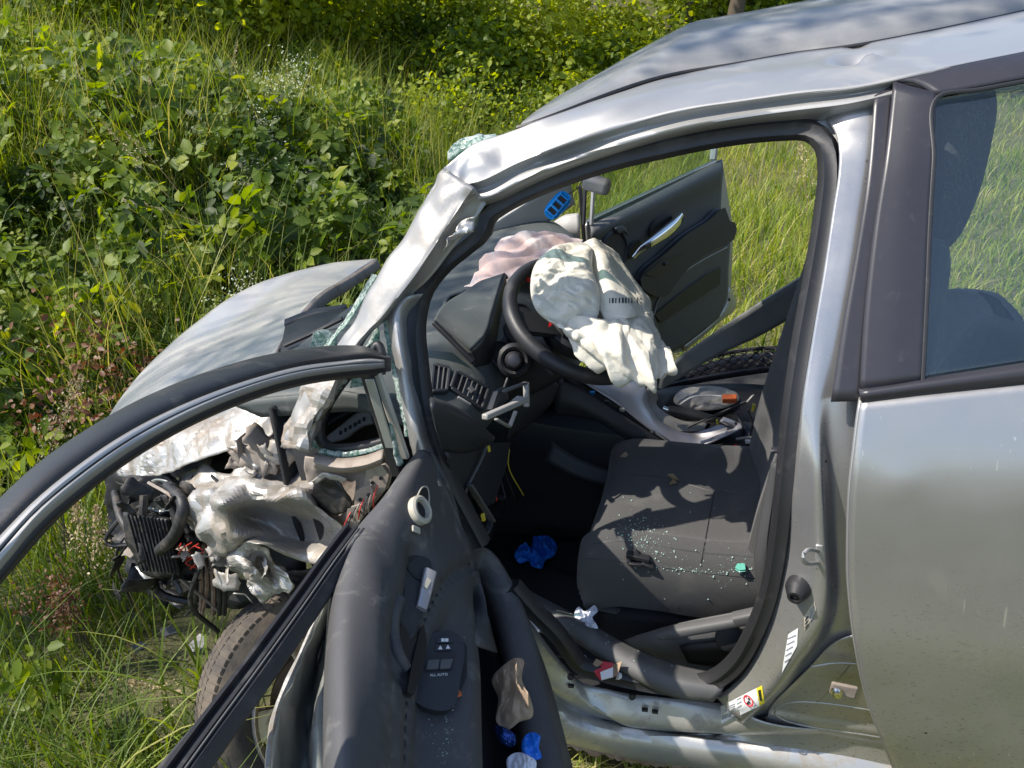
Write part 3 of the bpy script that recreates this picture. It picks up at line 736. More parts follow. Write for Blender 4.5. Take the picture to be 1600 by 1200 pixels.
# ---- centre pillar
b0 = SR([(1290, 186, .05), (1304, 205, .042), (1311, 236, .036), (1310, 270, .036), (1301, 330, .036), (1286, 430, .036), (1269, 530, .036), (1252, 640, .038), (1240, 760, .048), (1230, 860), (1214, 940), (1190, 1005), (1160, 1056), (1120, 1090)], .055)
b1 = SR([(1318, 172, .045), (1326, 190, .035), (1331, 215, .034), (1330, 262, .034), (1320, 340, .034), (1304, 440, .034), (1288, 540, .034), (1276, 640, .032), (1278, 740, .026), (1284, 852, .022), (1287, 915, .022), (1277, 972, .022), (1242, 1023, .022), (1206, 1070, .022), (1152, 1122, .022)])
b2 = SR([(1352, 164, .042), (1358, 190, .034), (1358, 215, .034), (1354, 262, .034), (1342, 340, .034), (1326, 440, .034), (1310, 540, .036), (1300, 640, .042), (1300, 740, .05), (1304, 852, .056), (1308, 925, .056), (1298, 985, .056), (1264, 1038, .056), (1228, 1086, .056), (1172, 1136, .056)])
b3 = SR([(1396, 140), (1390, 190), (1388, 215), (1382, 262), (1370, 340), (1358, 440), (1350, 540), (1350, 640), (1348, 740), (1348, 852), (1352, 930), (1352, 1000), (1320, 1050), (1280, 1095), (1210, 1140)], .05)
cpil = loft('centre_pillar', [b0, b1, b2, b3], 'silver_low', car, 90, 7, False, .0025, lambda p, u, v: .0016*fbm(p, 10, 2, 5))
loft('pillar_head', [SR([(1236, 176), (1280, 168), (1330, 158)], .062), SR([(1250, 196), (1290, 200), (1334, 190)], .062), SR([(1290, 222), (1305, 232), (1334, 228)], .062)], 'silver', car, 16, 5, False, .002)
loft('pillar_black_tape', [SR([(1366, 150), (1353, 290), (1336, 400), (1316, 510), (1298, 628)], .012), SR([(1396, 132), (1384, 290), (1366, 400), (1356, 510), (1348, 627)], .012)], 'black_trim', car, 24, 4, False, .004)
# striker, bump stop, hinge bolt
st = S(1272, 872, .02)
tube('striker', [S(1278, 861, .02), S(1258, 862, -.02), S(1254, 869, -.024), S(1256, 877, -.022), S(1278, 880, .02)], .0035, 'silver', car, 20, 8)
sp_ = S(1280, 872, .02); box('striker_plate', sp_+Vector((0, .004, 0)), (.012, .006, .05), 'silver', car, axes((0, 0, 1), (0, 1, 0)), .002)
bs = S(1250, 912, .045); a_ = Vector((-.25, -.9, -.05)).normalized()
o = disc('bump_stop', bs, a_, [(.021, 0), (.022, .014), (.019, .022), (.014, .034), (.0125, .038), (.008, .038), (.008, .030), (.004, .030), (.004, .035), (0, .035)], 'rubber', car, 20)
hb = S(1318, 1078, .012)
bx = box('hinge_plate', hb, (.045, .007, .028), 'dusty_metal', car, (Vector((1, 0, -.15)).normalized(), Vector((0, 1, 0)), Vector((.15, 0, 1)).normalized()), .003)
disc('hinge_bolt', hb+Vector((-.012, -.0045, 0)), (0, -1, 0), [(.010, 0), (.010, .004), (.0075, .004), (.0075, .011), (.004, .012), (0, .011)], 'chrome', car, 12)

# ---- sill
sa = SR([(820, 960), (850, 1000), (880, 1038), (910, 1066), (960, 1080), (1040, 1090), (1115, 1098), (1165, 1100)], .075)
sb = SR([(830, 1020), (850, 1058), (875, 1082), (912, 1098), (955, 1120), (1015, 1130), (1075, 1137), (1130, 1133), (1172, 1118)], .038)
sc_ = SR([(832, 1042), (855, 1082), (885, 1104), (930, 1122), (1000, 1137), (1070, 1148), (1140, 1150), (1200, 1152), (1300, 1160), (1400, 1180)], .055)
sd = SR([(836, 1060), (862, 1100), (895, 1121), (940, 1134), (1015, 1146), (1100, 1157), (1200, 1170), (1300, 1186), (1400, 1204)], .03)
se = SR([(838, 1090), (868, 1128), (905, 1146), (950, 1158), (1020, 1171), (1110, 1183), (1215, 1196), (1310, 1212), (1410, 1230)], .012)
sf = SR([(838, 1120), (870, 1154), (910, 1166), (955, 1177), (1025, 1190), (1120, 1203), (1225, 1218), (1320, 1234), (1420, 1252)], .05)
sg = [Vector(p)+Vector((0, .10, -.03)) for p in sf]
def silld(p, u, v): return .003*fbm(p, 11, 2, 3)+.006*gp(p, S(930, 1105, .04), .035)-.006*gp(p, S(985, 1120, .04), .03)
silo = loft('sill', [sa, sb, sc_, sd, se, sf, sg], 'silver_sill', car, 90, 5, False, .0025, silld)
# rust along the lower lip
loft('sill_rust', [[Vector(p)+Vector((0, -.002, .012)) for p in sf][1:-2], [Vector(p)+Vector((0, -.003, -.004)) for p in sf][1:-2], [Vector(p)+Vector((0, .03, -.012)) for p in sf][1:-2]], 'rust_metal', car, 70, 4, False, .003, lambda p, u, v: .012*(ridge(p, 40, 3, 3)-.5)-.004)
for q, r in (((940, 1106), .006), ((966, 1112), .007)): pass
for (x, y) in ((1008, 1107), (1024, 1110), (893, 1070)):
    q = S(x, y, .052); box('sill_slot', q+Vector((0, -.004, .001)), (.013, .008, .006), 'black_plastic', car, None, .001)
for (x, y) in ((892, 1060), (988, 1091)):
    disc('sill_clip', S(x, y, .05)+Vector((0, 0, .004)), (0, -.3, 1), [(.008, 0), (.006, .006), (.002, .010), (0, .010)], 'black_plastic', car, 10)
# pressed recess panel between the pillar and the rear door
e0 = SR([(1215, 1092), (1262, 1046), (1310, 1000), (1345, 990), (1420, 1000)], .045)
e1 = SR([(1180, 1130), (1250, 1080), (1310, 1048), (1345, 1045), (1430, 1060)], .05)
e2 = SR([(1150, 1142), (1245, 1114), (1310, 1105), (1370, 1110), (1440, 1120)], .05)
e3 = SR([(1120, 1150), (1240, 1142), (1310, 1148), (1380, 1158), (1450, 1170)], .05)
e4 = SR([(1100, 1158), (1240, 1175), (1310, 1187), (1390, 1200), (1460, 1212)], .035)
recess = [S(1210, 1120, .05), S(1390, 1150, .05)]
def emb(p, u, v):
    a, b = recess[0], recess[1]
    tt = (p[0]-a.x)/(b.x-a.x); zc = a.z+(b.z-a.z)*tt
    d = abs(p[2]-zc); dx = 0 if tt > .0 else -tt*.25
    r = math.hypot(d, dx)
    return -.007*(1-min(1, max(0, (r-.018)/.010)))
qsp = loft('quarter_sill_panel', [e0, e1, e2, e3, e4], 'silver_low', car, 60, 14, False, .002, emb)

qt = bvh(qsp)
tube('pressed_bead', [hit(qt, x, y, -.0015) for x, y in ((1402, 1156), (1340, 1146), (1280, 1138), (1240, 1130), (1216, 1120), (1210, 1112), (1222, 1102), (1245, 1097), (1290, 1099), (1340, 1106), (1398, 1116))], .0042, 'silver_low', car, 60, 8)
tube('pressed_bead', [hit(qt, x, y, -.0015) for x, y in ((1268, 1042), (1310, 1036), (1348, 1038))], .004, 'silver_low', car, 20, 8)
# ---- rear left door
rd = bpy.data.objects.new('rear_door', None); COL.objects.link(rd); rd.parent = car; rd.empty_display_size = .05
rows = []
for xl, y in ((1346, 626), (1342, 650), (1336, 700), (1330, 750), (1327, 800), (1326, 850), (1326, 900), (1330, 950), (1336, 1000), (1343, 1040), (1352, 1080), (1364, 1120), (1380, 1160), (1394, 1195), (1408, 1230), (1440, 1310)):
    rows.append(SR([(xl, y), (xl+10, y-1), (xl+60, y-6), (1600, y-27), (1900, y-57), (2150, y-82)], -.004))
lip = [Vector(r[0])+Vector((.004, .018, 0)) for r in rows]
o = loft('door_skin', rows, 'silver_low', rd, 60, 4, False, .0022, lambda p, u, v: .0012*fbm(p, 4, 2, 5)-.003*gp(p, S(1404, 755), .02))
loft('door_hem', [[Vector(r[0])+Vector((-.001, -.001, 0)) for r in rows], [Vector(r[0])+Vector((-.002, .008, 0)) for r in rows], lip], 'silver', rd, 60, 3, False, .003)
loft('window_frame', [SR([(1396, 130), (1382, 250), (1366, 350), (1354, 450), (1348, 520), (1343, 610)], .004), SR([(1430, 140), (1418, 250), (1408, 350), (1400, 450), (1396, 520), (1392, 603)], .001), SR([(1463, 148), (1457, 250), (1451, 350), (1447, 450), (1444, 520), (1440, 596)], .004)], 'black_trim', rd, 30, 5, False, .012, off=0)
loft('window_frame', [SR([(1396, 129), (1450, 116), (1600, 86), (1850, 36)], .004), SR([(1430, 132), (1500, 121), (1600, 106), (1850, 58)], .002), SR([(1462, 150), (1530, 138), (1600, 125), (1850, 82)], .004)], 'black_trim', rd, 30, 4, False, .012)
sweep('glass_seal', SR([(1441, 594), (1448, 450), (1452, 350), (1458, 250), (1464, 152), (1530, 140), (1600, 127), (1850, 84)], .004), rect(.007, .014, .002), 'rubber', rd, 60, ref=(0, -1, .1))
loft('belt_moulding', [SR([(1342, 609), (1440, 594), (1600, 569), (1850, 528)], .004), SR([(1343, 616), (1440, 602), (1600, 580), (1850, 540)], -.012), SR([(1346, 627), (1440, 615), (1600, 598), (1850, 570)], -.004)], 'black_trim', rd, 30, 4, False, .006)
loft('window_pane', [SR([(1440, 148), (1600, 120), (1850, 78)], .012), SR([(1430, 380), (1600, 350), (1850, 310)], .012), SR([(1420, 612), (1600, 585), (1850, 545)], .014)], 'window_glass', rd, 14, 8, False, .003)

# ---- bonnet, creased upwards at the front
H = [
 [(158, 674, -.32), (178, 640, -.28), (222, 580, -.16), (300, 510, .02), (380, 454, .20), (450, 427, .35), (520, 412, .48), (588, 404, .60)],
 [(159, 682, -.38), (190, 640, -.34), (250, 580, -.22), (330, 520, -.05), (400, 478, .10), (462, 450, .2), (515, 438, .28), (545, 432, .36)],
 [(161, 692, -.44), (205, 650, -.42), (270, 600, -.34), (345, 550, -.22), (405, 515, -.12), (450, 490, -.04), (475, 478, .0), (492, 466, .04)],
 [(164, 704, -.50), (215, 670, -.50), (280, 628, -.46), (345, 592, -.40), (390, 570, -.36), (415, 560, -.34), (425, 555, -.33), (432, 548, -.32)],
 [(170, 720, -.56), (225, 695, -.58), (285, 660, -.58), (340, 635, -.56), (385, 615, -.54), (412, 606, -.53), (424, 602, -.52), (432, 600, -.52)],
 [(180, 734, -.60), (235, 718, -.64), (290, 690, -.65), (340, 668, -.65), (385, 652, -.64), (415, 645, -.63), (430, 640, -.62), (440, 636, -.61)],
 [(196, 744, -.62), (248, 742, -.68), (290, 728, -.70), (335, 712, -.70), (380, 700, -.69), (410, 692, -.68), (428, 672, -.66), (442, 655, -.64)]]
Hr = [YR(r) for r in H]
def hoodd(p, u, v):
    return .005*fbm(p, 5, 2, 4)+.010*max(0, v-.35)*fbm(p, 6, 2, 11)+.010*max(0, .25-u)*4*folds(p, 12, 3)*max(.2, v)+.006*max(0, v-.55)*folds(p, 9, 9)
hood = loft('bonnet', Hr[:5], 'silver_hood', car, 80, 10, False, .003, hoodd)
loft('bonnet_crumpled_edge', Hr[4:], 'silver_grime', car, 56, 12, False, .003, lambda p, u, v: (.006*folds(p, 9, 9)*(1-v)*.45*0+min(1, v*3)*(.014*folds((p[0], p[1]*.6, p[2]), 15, 12)+.005*folds(p, 46, 14))), ang=13)
# returned edge under the rear of the bonnet
loft('bonnet_edge', [[r[-1] for r in Hr], [Vector(r[-1])+Vector((.012, -.004, -.035)) for r in Hr], [Vector(r[-1])+Vector((-.03, .01, -.05)) for r in Hr]], 'dusty_metal', car, 30, 3, False, .003)

# ---- crushed left front wing
Wg = [
 [(278, 748, -.62), (319, 728, -.66), (350, 740, -.70), (381, 726, -.70), (425, 728, -.68), (462, 716, -.66), (494, 706, -.70)],
 [(281, 770, -.70), (320, 760, -.74), (350, 764, -.78), (385, 752, -.76), (430, 754, -.75), (465, 745, -.73), (490, 738, -.74)],
 [(286, 800, -.74), (318, 795, -.80), (350, 786, -.86), (390, 776, -.79), (430, 780, -.82), (470, 772, -.82), (503, 798, -.80)],
 [(300, 826, -.74), (325, 822, -.82), (358, 815, -.85), (395, 812, -.75), (435, 812, -.73), (482, 818, -.73), (537, 830, -.80)],
 [(319, 838, -.72), (340, 848, -.80), (370, 838, -.85), (402, 834, -.80), (440, 838, -.74), (490, 848, -.74), (527, 856, -.80)],
 [(335, 874, -.70), (352, 870, -.78), (375, 852, -.82), (405, 852, -.86), (435, 864, -.83), (470, 876, -.80), (507, 884, -.80)]]
def wingd(p, u, v):
    k = 1 if u < .35 or v < .3 else .30
    q = (p[0]*1.0, p[1]*.6, p[2]*.55)
    return k*(.013*folds(q, 19, 3)+.005*folds(p, 52, 31))+.010*fbm(p, 8, 2, 8)
loft('crushed_wing', [YR(r) for r in Wg], 'silver_grime', car, 62, 9, False, .0022, wingd, ang=13)
loft('crushed_wing_flap', [YR([(340, 868, -.74), (370, 856, -.80), (395, 850, -.84), (420, 862, -.82)]), YR([(352, 880, -.76), (382, 872, -.82), (408, 872, -.78), (436, 884, -.80)]), YR([(372, 892, -.76), (396, 890, -.84), (420, 893, -.78), (448, 902, -.82)]), YR([(384, 908, -.78), (404, 916, -.80), (432, 922, -.80), (455, 922, -.82)]), YR([(395, 925, -.80), (412, 942, -.80), (420, 930, -.79), (440, 930, -.80)])], 'silver_wreck', car, 30, 8, False, .002, lambda p, u, v: .011*folds(p, 30, 5)+.004*folds(p, 80, 6), ang=13)
loft('crushed_wing_flap', [YR([(250, 745, -.60), (262, 750, -.62), (280, 742, -.64)]), YR([(252, 757, -.62), (266, 762, -.64), (282, 754, -.66)])], 'silver_wreck', car, 16, 5, False, .002, lambda p, u, v: .01*(ridge(p, 30, 2, 5)-.5))
# inner wing, scuttle and hinge brackets seen past the torn wing
loft('inner_wing', [YR([(478, 712, -.755), (530, 716, -.765), (580, 708, -.775), (622, 700, -.78)]), YR([(480, 745, -.755), (530, 750, -.76), (580, 740, -.77), (615, 728, -.78)]), YR([(490, 785, -.755), (540, 785, -.765), (585, 765, -.78), (606, 750, -.785)]), YR([(515, 830, -.77), (548, 830, -.77), (575, 800, -.785), (594, 772, -.79)])], 'dusty_metal', car, 70, 14, False, .003, lambda p, u, v: .008*folds(p, 20, 51)+.003*folds(p, 48, 52))
loft('torn_cavity', [YR([(496, 750, -.785), (515, 744, -.79), (536, 752, -.79)]), YR([(490, 772, -.785), (518, 776, -.785), (548, 772, -.79)]), YR([(503, 796, -.785), (525, 803, -.79), (548, 796, -.79)])], 'engine_black', car, 30, 8, False, .003, lambda p, u, v: .008*folds(p, 30, 53))
loft('torn_cavity_lip', [YR([(486, 752, -.80), (512, 736, -.80), (542, 748, -.80)]), YR([(493, 757, -.80), (514, 745, -.80), (538, 754, -.80)])], 'silver_grime', car, 30, 4, False, .003, lambda p, u, v: .006*folds(p, 40, 54))
for (px_, yy) in (([(574, 735), (596, 728), (606, 742), (600, 766), (584, 772), (570, 758)], -.80), ([(556, 768), (578, 760), (586, 776), (570, 792), (555, 788)], -.81), ([(544, 796), (562, 790), (570, 800), (556, 816), (542, 812)], -.82)):
    br_ = plate('hinge_bracket', YR(px_, yy), 'dusty_metal', car, (.004, .010, 0), 0, .002)
    cx = sum(p[0] for p in px_)/len(px_); cy = sum(p[1] for p in px_)/len(px_)
    for dx, dy in ((-6, 4), (7, -3)):
        disc('hinge_hole', U(cx+dx, cy+dy, Y=yy-.0015), (.2, -1, .1), [(.0042, 0), (.0042, .0015), (.003, .0015), (.003, .0005), (0, .0005)], 'black_plastic', br_, 10)
for k in range(7):
    x = 548+k*7; tube('wire', [U(x, 800-k*7, Y=-.82), U(x-6, 812-k*6, Y=-.83), U(x-12+k, 826-k*5, Y=-.825)], .0014, ('wire_red', 'dark_plastic', 'dusty_metal')[k % 3], car, 8, 5)
rnd = random.Random(5)
for (x, y, yy, l, wd, an) in ((415, 705, -.60, .09, .03, .2), (440, 700, -.60, .08, .03, -.3), (452, 690, -.58, .07, .025, .6), (400, 712, -.58, .08, .03, -.5), (430, 716, -.64, .10, .022, .1), (460, 706, -.62, .06, .03, .9), (385, 716, -.62, .07, .025, .3)):
    ax_ = Vector((math.cos(an), -.3, math.sin(an)+.2)).normalized()
    box('scuttle_fragment', U(x, y, Y=yy), (l, wd, .008), 'dusty_metal', car, (ax_, ax_.cross(Vector((0, -.4, 1))).normalized(), ax_.cross(ax_.cross(Vector((0, -.4, 1)))).normalized()), .002)

# ---- front quarter window: rubber ring, glass rags, sill
ring = SR([(582, 546), (556, 572), (530, 604), (510, 636), (500, 664), (501, 686), (514, 699), (545, 701), (575, 696), (600, 690)], .05)
sweep('quarter_window_seal', ring, rect(.020, .022, .007), 'rubber', car, 60, ref=(0, -1, .1))
loft('quarter_window_glass', [SR([(548, 566), (522, 600), (498, 636), (478, 670), (468, 694)], .03), SR([(562, 568), (538, 600), (514, 632), (500, 664), (500, 702)], .045)], 'broken_glass', car, 40, 5, False, .006, lambda p, u, v: .006*fbm(p, 70, 2, 4))
loft('quarter_window_glass', [SR([(500, 700), (530, 706), (570, 702), (606, 690)], .03), SR([(500, 709), (530, 714), (570, 709), (606, 698)], .03)], 'broken_glass', car, 24, 3, False, .008, lambda p, u, v: .008*fbm(p, 80, 2, 4))
loft('quarter_window_glass', [SR([(601, 488), (602, 520), (610, 560), (620, 610), (630, 655), (635, 682)], .04), SR([(606, 486), (614, 520), (621, 560), (628, 610), (635, 655), (638, 682)], .036)], 'broken_glass', car, 50, 6, False, .006, lambda p, u, v: .006*fbm(p, 70, 2, 9))
loft('quarter_window_glass', [SR([(552, 560), (570, 545), (590, 500)], .06), SR([(548, 606), (575, 600), (598, 585)], .06)], 'broken_glass', car, 20, 8, False, .004, lambda p, u, v: .005*fbm(p, 70, 2, 3))
loft('quarter_window_sill', [SR([(492, 708), (530, 716), (572, 712), (600, 702)], .02), SR([(490, 722), (530, 730), (570, 726), (598, 716)], .0), SR([(492, 732), (532, 738), (570, 734), (596, 724)], .03)], 'dusty_metal', car, 26, 4, False, .003, lambda p, u, v: .003*fbm(p, 30, 2, 3))
box('quarter_window_divider', (S(592, 548, .02)+S(596, 565, .02))/2, (.012, .012, .05), 'rubber', car, None, .003)
tube('divider_cap', [S(582, 560, .01), S(584, 545, .01), S(590, 538, .01), S(596, 548, .01), S(597, 566, .01)], .008, 'black_plastic', car, 16, 8)

# ---- front wheel, turned out
wc = U(508, 1090, Y=-.72); wn = Vector((.74, -.52, .40)).normalized()
whl = bpy.data.objects.new('front_wheel', None); COL.objects.link(whl); whl.parent = car; whl.empty_display_size = .05
A_, B_, C_ = axes(wn)
disc('tyre', wc, wn, [(.205, -.09), (.27, -.10), (.300, -.085), (.312, -.05), (.314, 0), (.312, .05), (.300, .085), (.268, .10), (.225, .098), (.205, .085), (.20, .02), (.205, -.09)], 'tyre', whl, 64, cap=False)
tv, tf = [], []
for k in range(96):
    for s, (h0, h1) in enumerate(((-.088, -.048), (-.042, -.004), (.002, .040), (.046, .088))):
        a0 = 2*math.pi*(k+.10+.3*s)/96; a1 = 2*math.pi*(k+.80+.3*s+.04*math.sin(k*5.1+s))/96; b0_ = len(tv)
        for (aa, hh) in ((a0, h0), (a1, h0), (a1, h1), (a0, h1)):
            rr = .312 if abs(hh) < .05 else .300
            for e in (-.004, .0028):
                tv.append(wc+(A_*math.cos(aa)+B_*math.sin(aa))*(rr+e)+wn*hh)
        q = b0_; tf += [(q+1, q+3, q+5, q+7), (q, q+1, q+3, q+2)[::1], (q+2, q+3, q+5, q+4), (q+4, q+5, q+7, q+6), (q+6, q+7, q+1, q)]
mesh('tread_blocks', tv, tf, 'tyre', whl, False)
disc('rim', wc, wn, [(.206, .088), (.200, .095), (.190, .085), (.185, .03), (.182, -.07), (.206, -.085)], 'alloy', whl, 48, cap=False)
for k in range(5):
    a0 = 2*math.pi*k/5+.35; dr = A_*math.cos(a0)+B_*math.sin(a0); tn = dr.cross(wn)
    plate('spoke', [wc+dr*.03+tn*.030+wn*.05, wc+dr*.10+tn*.020+wn*.055, wc+dr*.192+tn*.032+wn*.075, wc+dr*.192-tn*.032+wn*.075, wc+dr*.10-tn*.020+wn*.055, wc+dr*.03-tn*.030+wn*.05], 'alloy', whl, -wn*.035, 0, .006)
disc('wheel_hub', wc, wn, [(.07, -.02), (.065, .045), (.035, .06), (.03, .052), (0, .052)], 'alloy', whl, 24)
for k in range(5):
    a0 = 2*math.pi*(k+.5)/5+.35; disc('wheel_nut', wc+(A_*math.cos(a0)+B_*math.sin(a0))*.05+wn*.045, wn, [(.009, 0), (.009, .014), (0, .016)], 'chrome', whl, 6)
disc('brake_disc', wc-wn*.03, wn, [(.135, 0), (.135, .012), (.06, .014), (.06, 0)], 'rust_metal', whl, 32)

# ---- crushed engine bay: dark cavity, torn plastic, hoses, wires
loft('engine_bay_liner', [YR([(190, 690, -.36), (240, 690, -.40), (330, 670, -.42), (470, 640, -.44)]), YR([(160, 740, -.45), (230, 735, -.48), (330, 725, -.5), (470, 700, -.52)]), YR([(165, 800, -.45), (240, 830, -.5), (340, 850, -.55), (470, 850, -.55)]), YR([(200, 890, -.5), (270, 930, -.55), (350, 950, -.6), (480, 940, -.6)])], 'engine_black', car, 30, 8, False, .004, lambda p, u, v: .05*(ridge(p, 9, 3, 2)-.5))
def frag(name, k, seed, x0, x1, y0, y1, mat, smin, smax, ylo, yhi):
    r_ = random.Random(seed)
    for i in range(k):
        q = U(r_.uniform(x0, x1), r_.uniform(y0, y1), Y=r_.uniform(ylo, yhi)); s_ = r_.uniform(smin, smax)
        aa, bb, cc = axes((r_.gauss(0, 1)+.4, r_.gauss(0, 1)-.9, r_.gauss(0, 1)+.6), (r_.random(), r_.random(), r_.random()))
        el = r_.uniform(.25, .7); bend = r_.uniform(-.6, .6); G_ = np.zeros((5, 7, 3))
        for a_ in range(5):
            for b_ in range(7):
                x = (b_/3-1)*(1+r_.uniform(-.16, .16)*(b_ in (0, 6))); y = (a_/2-1)*(1+r_.uniform(-.22, .22)*(a_ in (0, 4)))
                h = bend*abs(x)**1.3+.22*folds((x, y, seed+i), 1.1, 80+i % 6)
                G_[a_, b_] = q+aa*s_*x+bb*s_*el*y+cc*s_*.5*h
        o_ = gridmesh(name, G_, mat, car, ang=25); solid(o_, .002)
frag('engine_bay_fragment', 26, 3, 170, 330, 745, 930, 'engine_black', .03, .07, -.70, -.5)
frag('engine_bay_fragment', 12, 4, 200, 330, 760, 900, 'dusty_metal', .015, .035, -.72, -.6)
frag('engine_bay_fragment', 8, 8, 210, 300, 790, 900, 'silver_inner', .015, .04, -.72, -.62)
rr_ = random.Random(11)
for k in range(16):
    x = rr_.uniform(200, 330); y = rr_.uniform(740, 880); yy = rr_.uniform(-.74, -.6)
    p0 = U(x, y, Y=yy); p1 = U(x+rr_.uniform(-50, 60), y+rr_.uniform(10, 90), Y=yy-.03); p2 = U(x+rr_.uniform(-40, 80), y+rr_.uniform(40, 130), Y=yy+.02)
    tube('hose', [p0, p1, p2], rr_.choice((.004, .006, .010)), rr_.choice(('engine_black', 'engine_black', 'dusty_metal')), car, 14, 7)
for k in range(7):
    x = 295+rr_.uniform(-14, 18); y = 858+rr_.uniform(-14, 14)
    tube('wire', [U(x, y, Y=-.76), U(x+rr_.uniform(-14, 14), y+8, Y=-.78), U(x+rr_.uniform(-24, 20), y+rr_.uniform(8, 26), Y=-.76)], .0018, 'wire_red', car, 10, 5)
tube('cable', [U(252, 872, Y=-.76), U(300, 868, Y=-.78), U(345, 870, Y=-.76)], .003, 'dusty_metal', car, 14, 6)
for k in range(6):
    x = 300+k*9; tube('strut', [U(x, 850, Y=-.70), U(x+6, 910, Y=-.72), U(x+rr_.uniform(-8, 8), 960, Y=-.70)], .006, rr_.choice(('engine_black', 'rust_metal')), car, 8, 6)
tube('strut', [U(246, 752, Y=-.66), U(232, 785, Y=-.72), U(214, 818, Y=-.76)], .006, 'engine_black', car, 8, 7)
box('connector', U(215, 768, Y=-.68), (.016, .012, .02), 'yellow_plastic', car, None, .002)
box('connector', U(275, 780, Y=-.66), (.02, .012, .014), 'blue_resin', car, None, .002)
loft('wheel_arch_liner', [YR([(420, 900, -.62), (470, 890, -.64), (540, 880, -.66)]), YR([(440, 950, -.55), (490, 930, -.6), (550, 920, -.64)]), YR([(470, 1010, -.55), (510, 1000, -.6), (560, 990, -.62)])], 'engine_black', car, 16, 5, False, .004, lambda p, u, v: .015*fbm(p, 14, 2, 3))
rad_c = loft('radiator_core', [YR([(196, 800, -.72), (225, 806, -.74), (262, 812, -.75)]), YR([(206, 845, -.74), (236, 852, -.76), (270, 850, -.76)]), YR([(222, 892, -.74), (250, 900, -.76), (282, 896, -.75)])], 'engine_black', car, 30, 10, False, .012, lambda p, u, v: .008*folds(p, 14, 91))
for k in range(11):
    u_ = k/10; beam('radiator_fin', U(200+u_*60, 803+u_*9, Y=-.756-.02*math.sin(u_*3)), U(224+u_*56, 892+u_*4, Y=-.765-.02*math.sin(u_*3)), 0.002, .006, 'dark_plastic', rad_c, (0, -1, 0), 0)
loft('headlamp_bowl', [YR([(225, 755, -.66), (250, 748, -.68), (275, 756, -.69)]), YR([(222, 775, -.70), (250, 772, -.66), (280, 776, -.71)]), YR([(232, 796, -.72), (256, 800, -.72), (280, 794, -.73)])], 'silver_inner', car, 24, 8, False, .003, lambda p, u, v: .004*folds(p, 30, 92))
tube('radiator_hose', [U(262, 760, Y=-.72), U(286, 790, Y=-.78), U(276, 830, Y=-.80), U(250, 860, Y=-.79)], .014, 'engine_black', car, 24, 12)
tube('radiator_hose', [U(180, 770, Y=-.62), U(190, 810, Y=-.70), U(215, 850, Y=-.74)], .011, 'engine_black', car, 20, 12)
frag('scuttle_fragment', 22, 61, 372, 480, 688, 738, 'dusty_metal', .018, .045, -.74, -.66)
frag('scuttle_fragment', 10, 62, 400, 470, 690, 735, 'silver_grime', .015, .04, -.74, -.68)
frag('wing_rag', 9, 63, 290, 420, 850, 935, 'silver_grime', .015, .035, -.84, -.78)
frag('engine_bay_fragment', 20, 64, 180, 320, 760, 920, 'engine_black', .02, .05, -.78, -.68)
frag('engine_bay_fragment', 10, 65, 190, 320, 770, 900, 'dusty_metal', .012, .03, -.80, -.70)
frag('suspension_fragment', 7, 21, 420, 500, 930, 1080, 'rust_metal', .02, .05, -.66, -.58)

# ---- scuttle under the raised bonnet
loft('cowl_panel', [YR([(446, 512, -.20), (480, 495, -.16), (540, 484, -.12)]), YR([(440, 545, -.34), (480, 530, -.32), (545, 505, -.28)]), YR([(438, 562, -.40), (485, 556, -.40), (548, 545, -.38)])], 'black_plastic', car, 16, 5, False, .006)
tube('wiper_arm', [U(445, 540, Y=-.36), U(490, 520, Y=-.34), U(535, 498, Y=-.32)], .006, 'black_plastic', car, 10, 7)
loft('cowl_edge', [YR([(446, 503, -.16), (490, 488, -.10), (542, 480, -.06)]), YR([(446, 512, -.18), (490, 496, -.14), (542, 488, -.10)])], 'dark_plastic', car, 10, 2, False, .02)
# ---- rear of the car (beyond the right edge of the picture)
def flank(z): return float(np.interp(z, _zs, _ys))
qrows = []
for X, k, top in ((2.02, .010, 1.49), (2.35, .012, 1.47), (2.75, .03, 1.43), (3.05, .07, 1.36), (3.22, .14, 1.18), (3.30, .24, .95), (3.32, .34, .80)):
    qrows.append([Vector((X, flank(.22+(top-.22)*j/13)+k, .22+(top-.22)*j/13)) for j in range(14)])
loft('rear_quarter_panel', qrows, 'silver_low', car, 40, 4, False, .003)
loft('rear_roof', [[Vector((X, y, z+.05*(1-((y-.02)/.6)**2))) for y in (-.50, -.3, 0, .3, .55)] for X, z in ((2.02, 1.475), (2.4, 1.46), (2.8, 1.42), (3.05, 1.36))], 'silver_roof_shaded', car, 20, 4, False, .003)
loft('tailgate', [[Vector((3.05, y, 1.385)) for y in (-.5, 0, .5)], [Vector((3.25, y, 1.0)) for y in (-.6, 0, .6)], [Vector((3.33, y, .7)) for y in (-.6, 0, .6)], [Vector((3.33, y, .3)) for y in (-.6, 0, .6)]], 'silver', car, 12, 4, False, .003)
sweep('rear_window_post', SR([(1850, 60), (1838, 300), (1832, 560)], .006), rect(.05, .02, .006), 'black_trim', rd, 12, ref=(0, -1, .1))
rw = sub('rear_wheel', car)
disc('tyre', Vector((2.58, -.74, .31)), (0, -1, 0), [(.205, -.09), (.27, -.10), (.300, -.085), (.312, -.05), (.314, 0), (.312, .05), (.300, .085), (.268, .10), (.225, .098), (.205, .085), (.20, .02), (.205, -.09)], 'tyre', rw, 48, cap=False)
disc('rim', Vector((2.58, -.74, .31)), (0, -1, 0), [(.206, .088), (.190, .085), (.12, .06), (.05, .07), (0, .07)], 'alloy', rw, 40, cap=False)
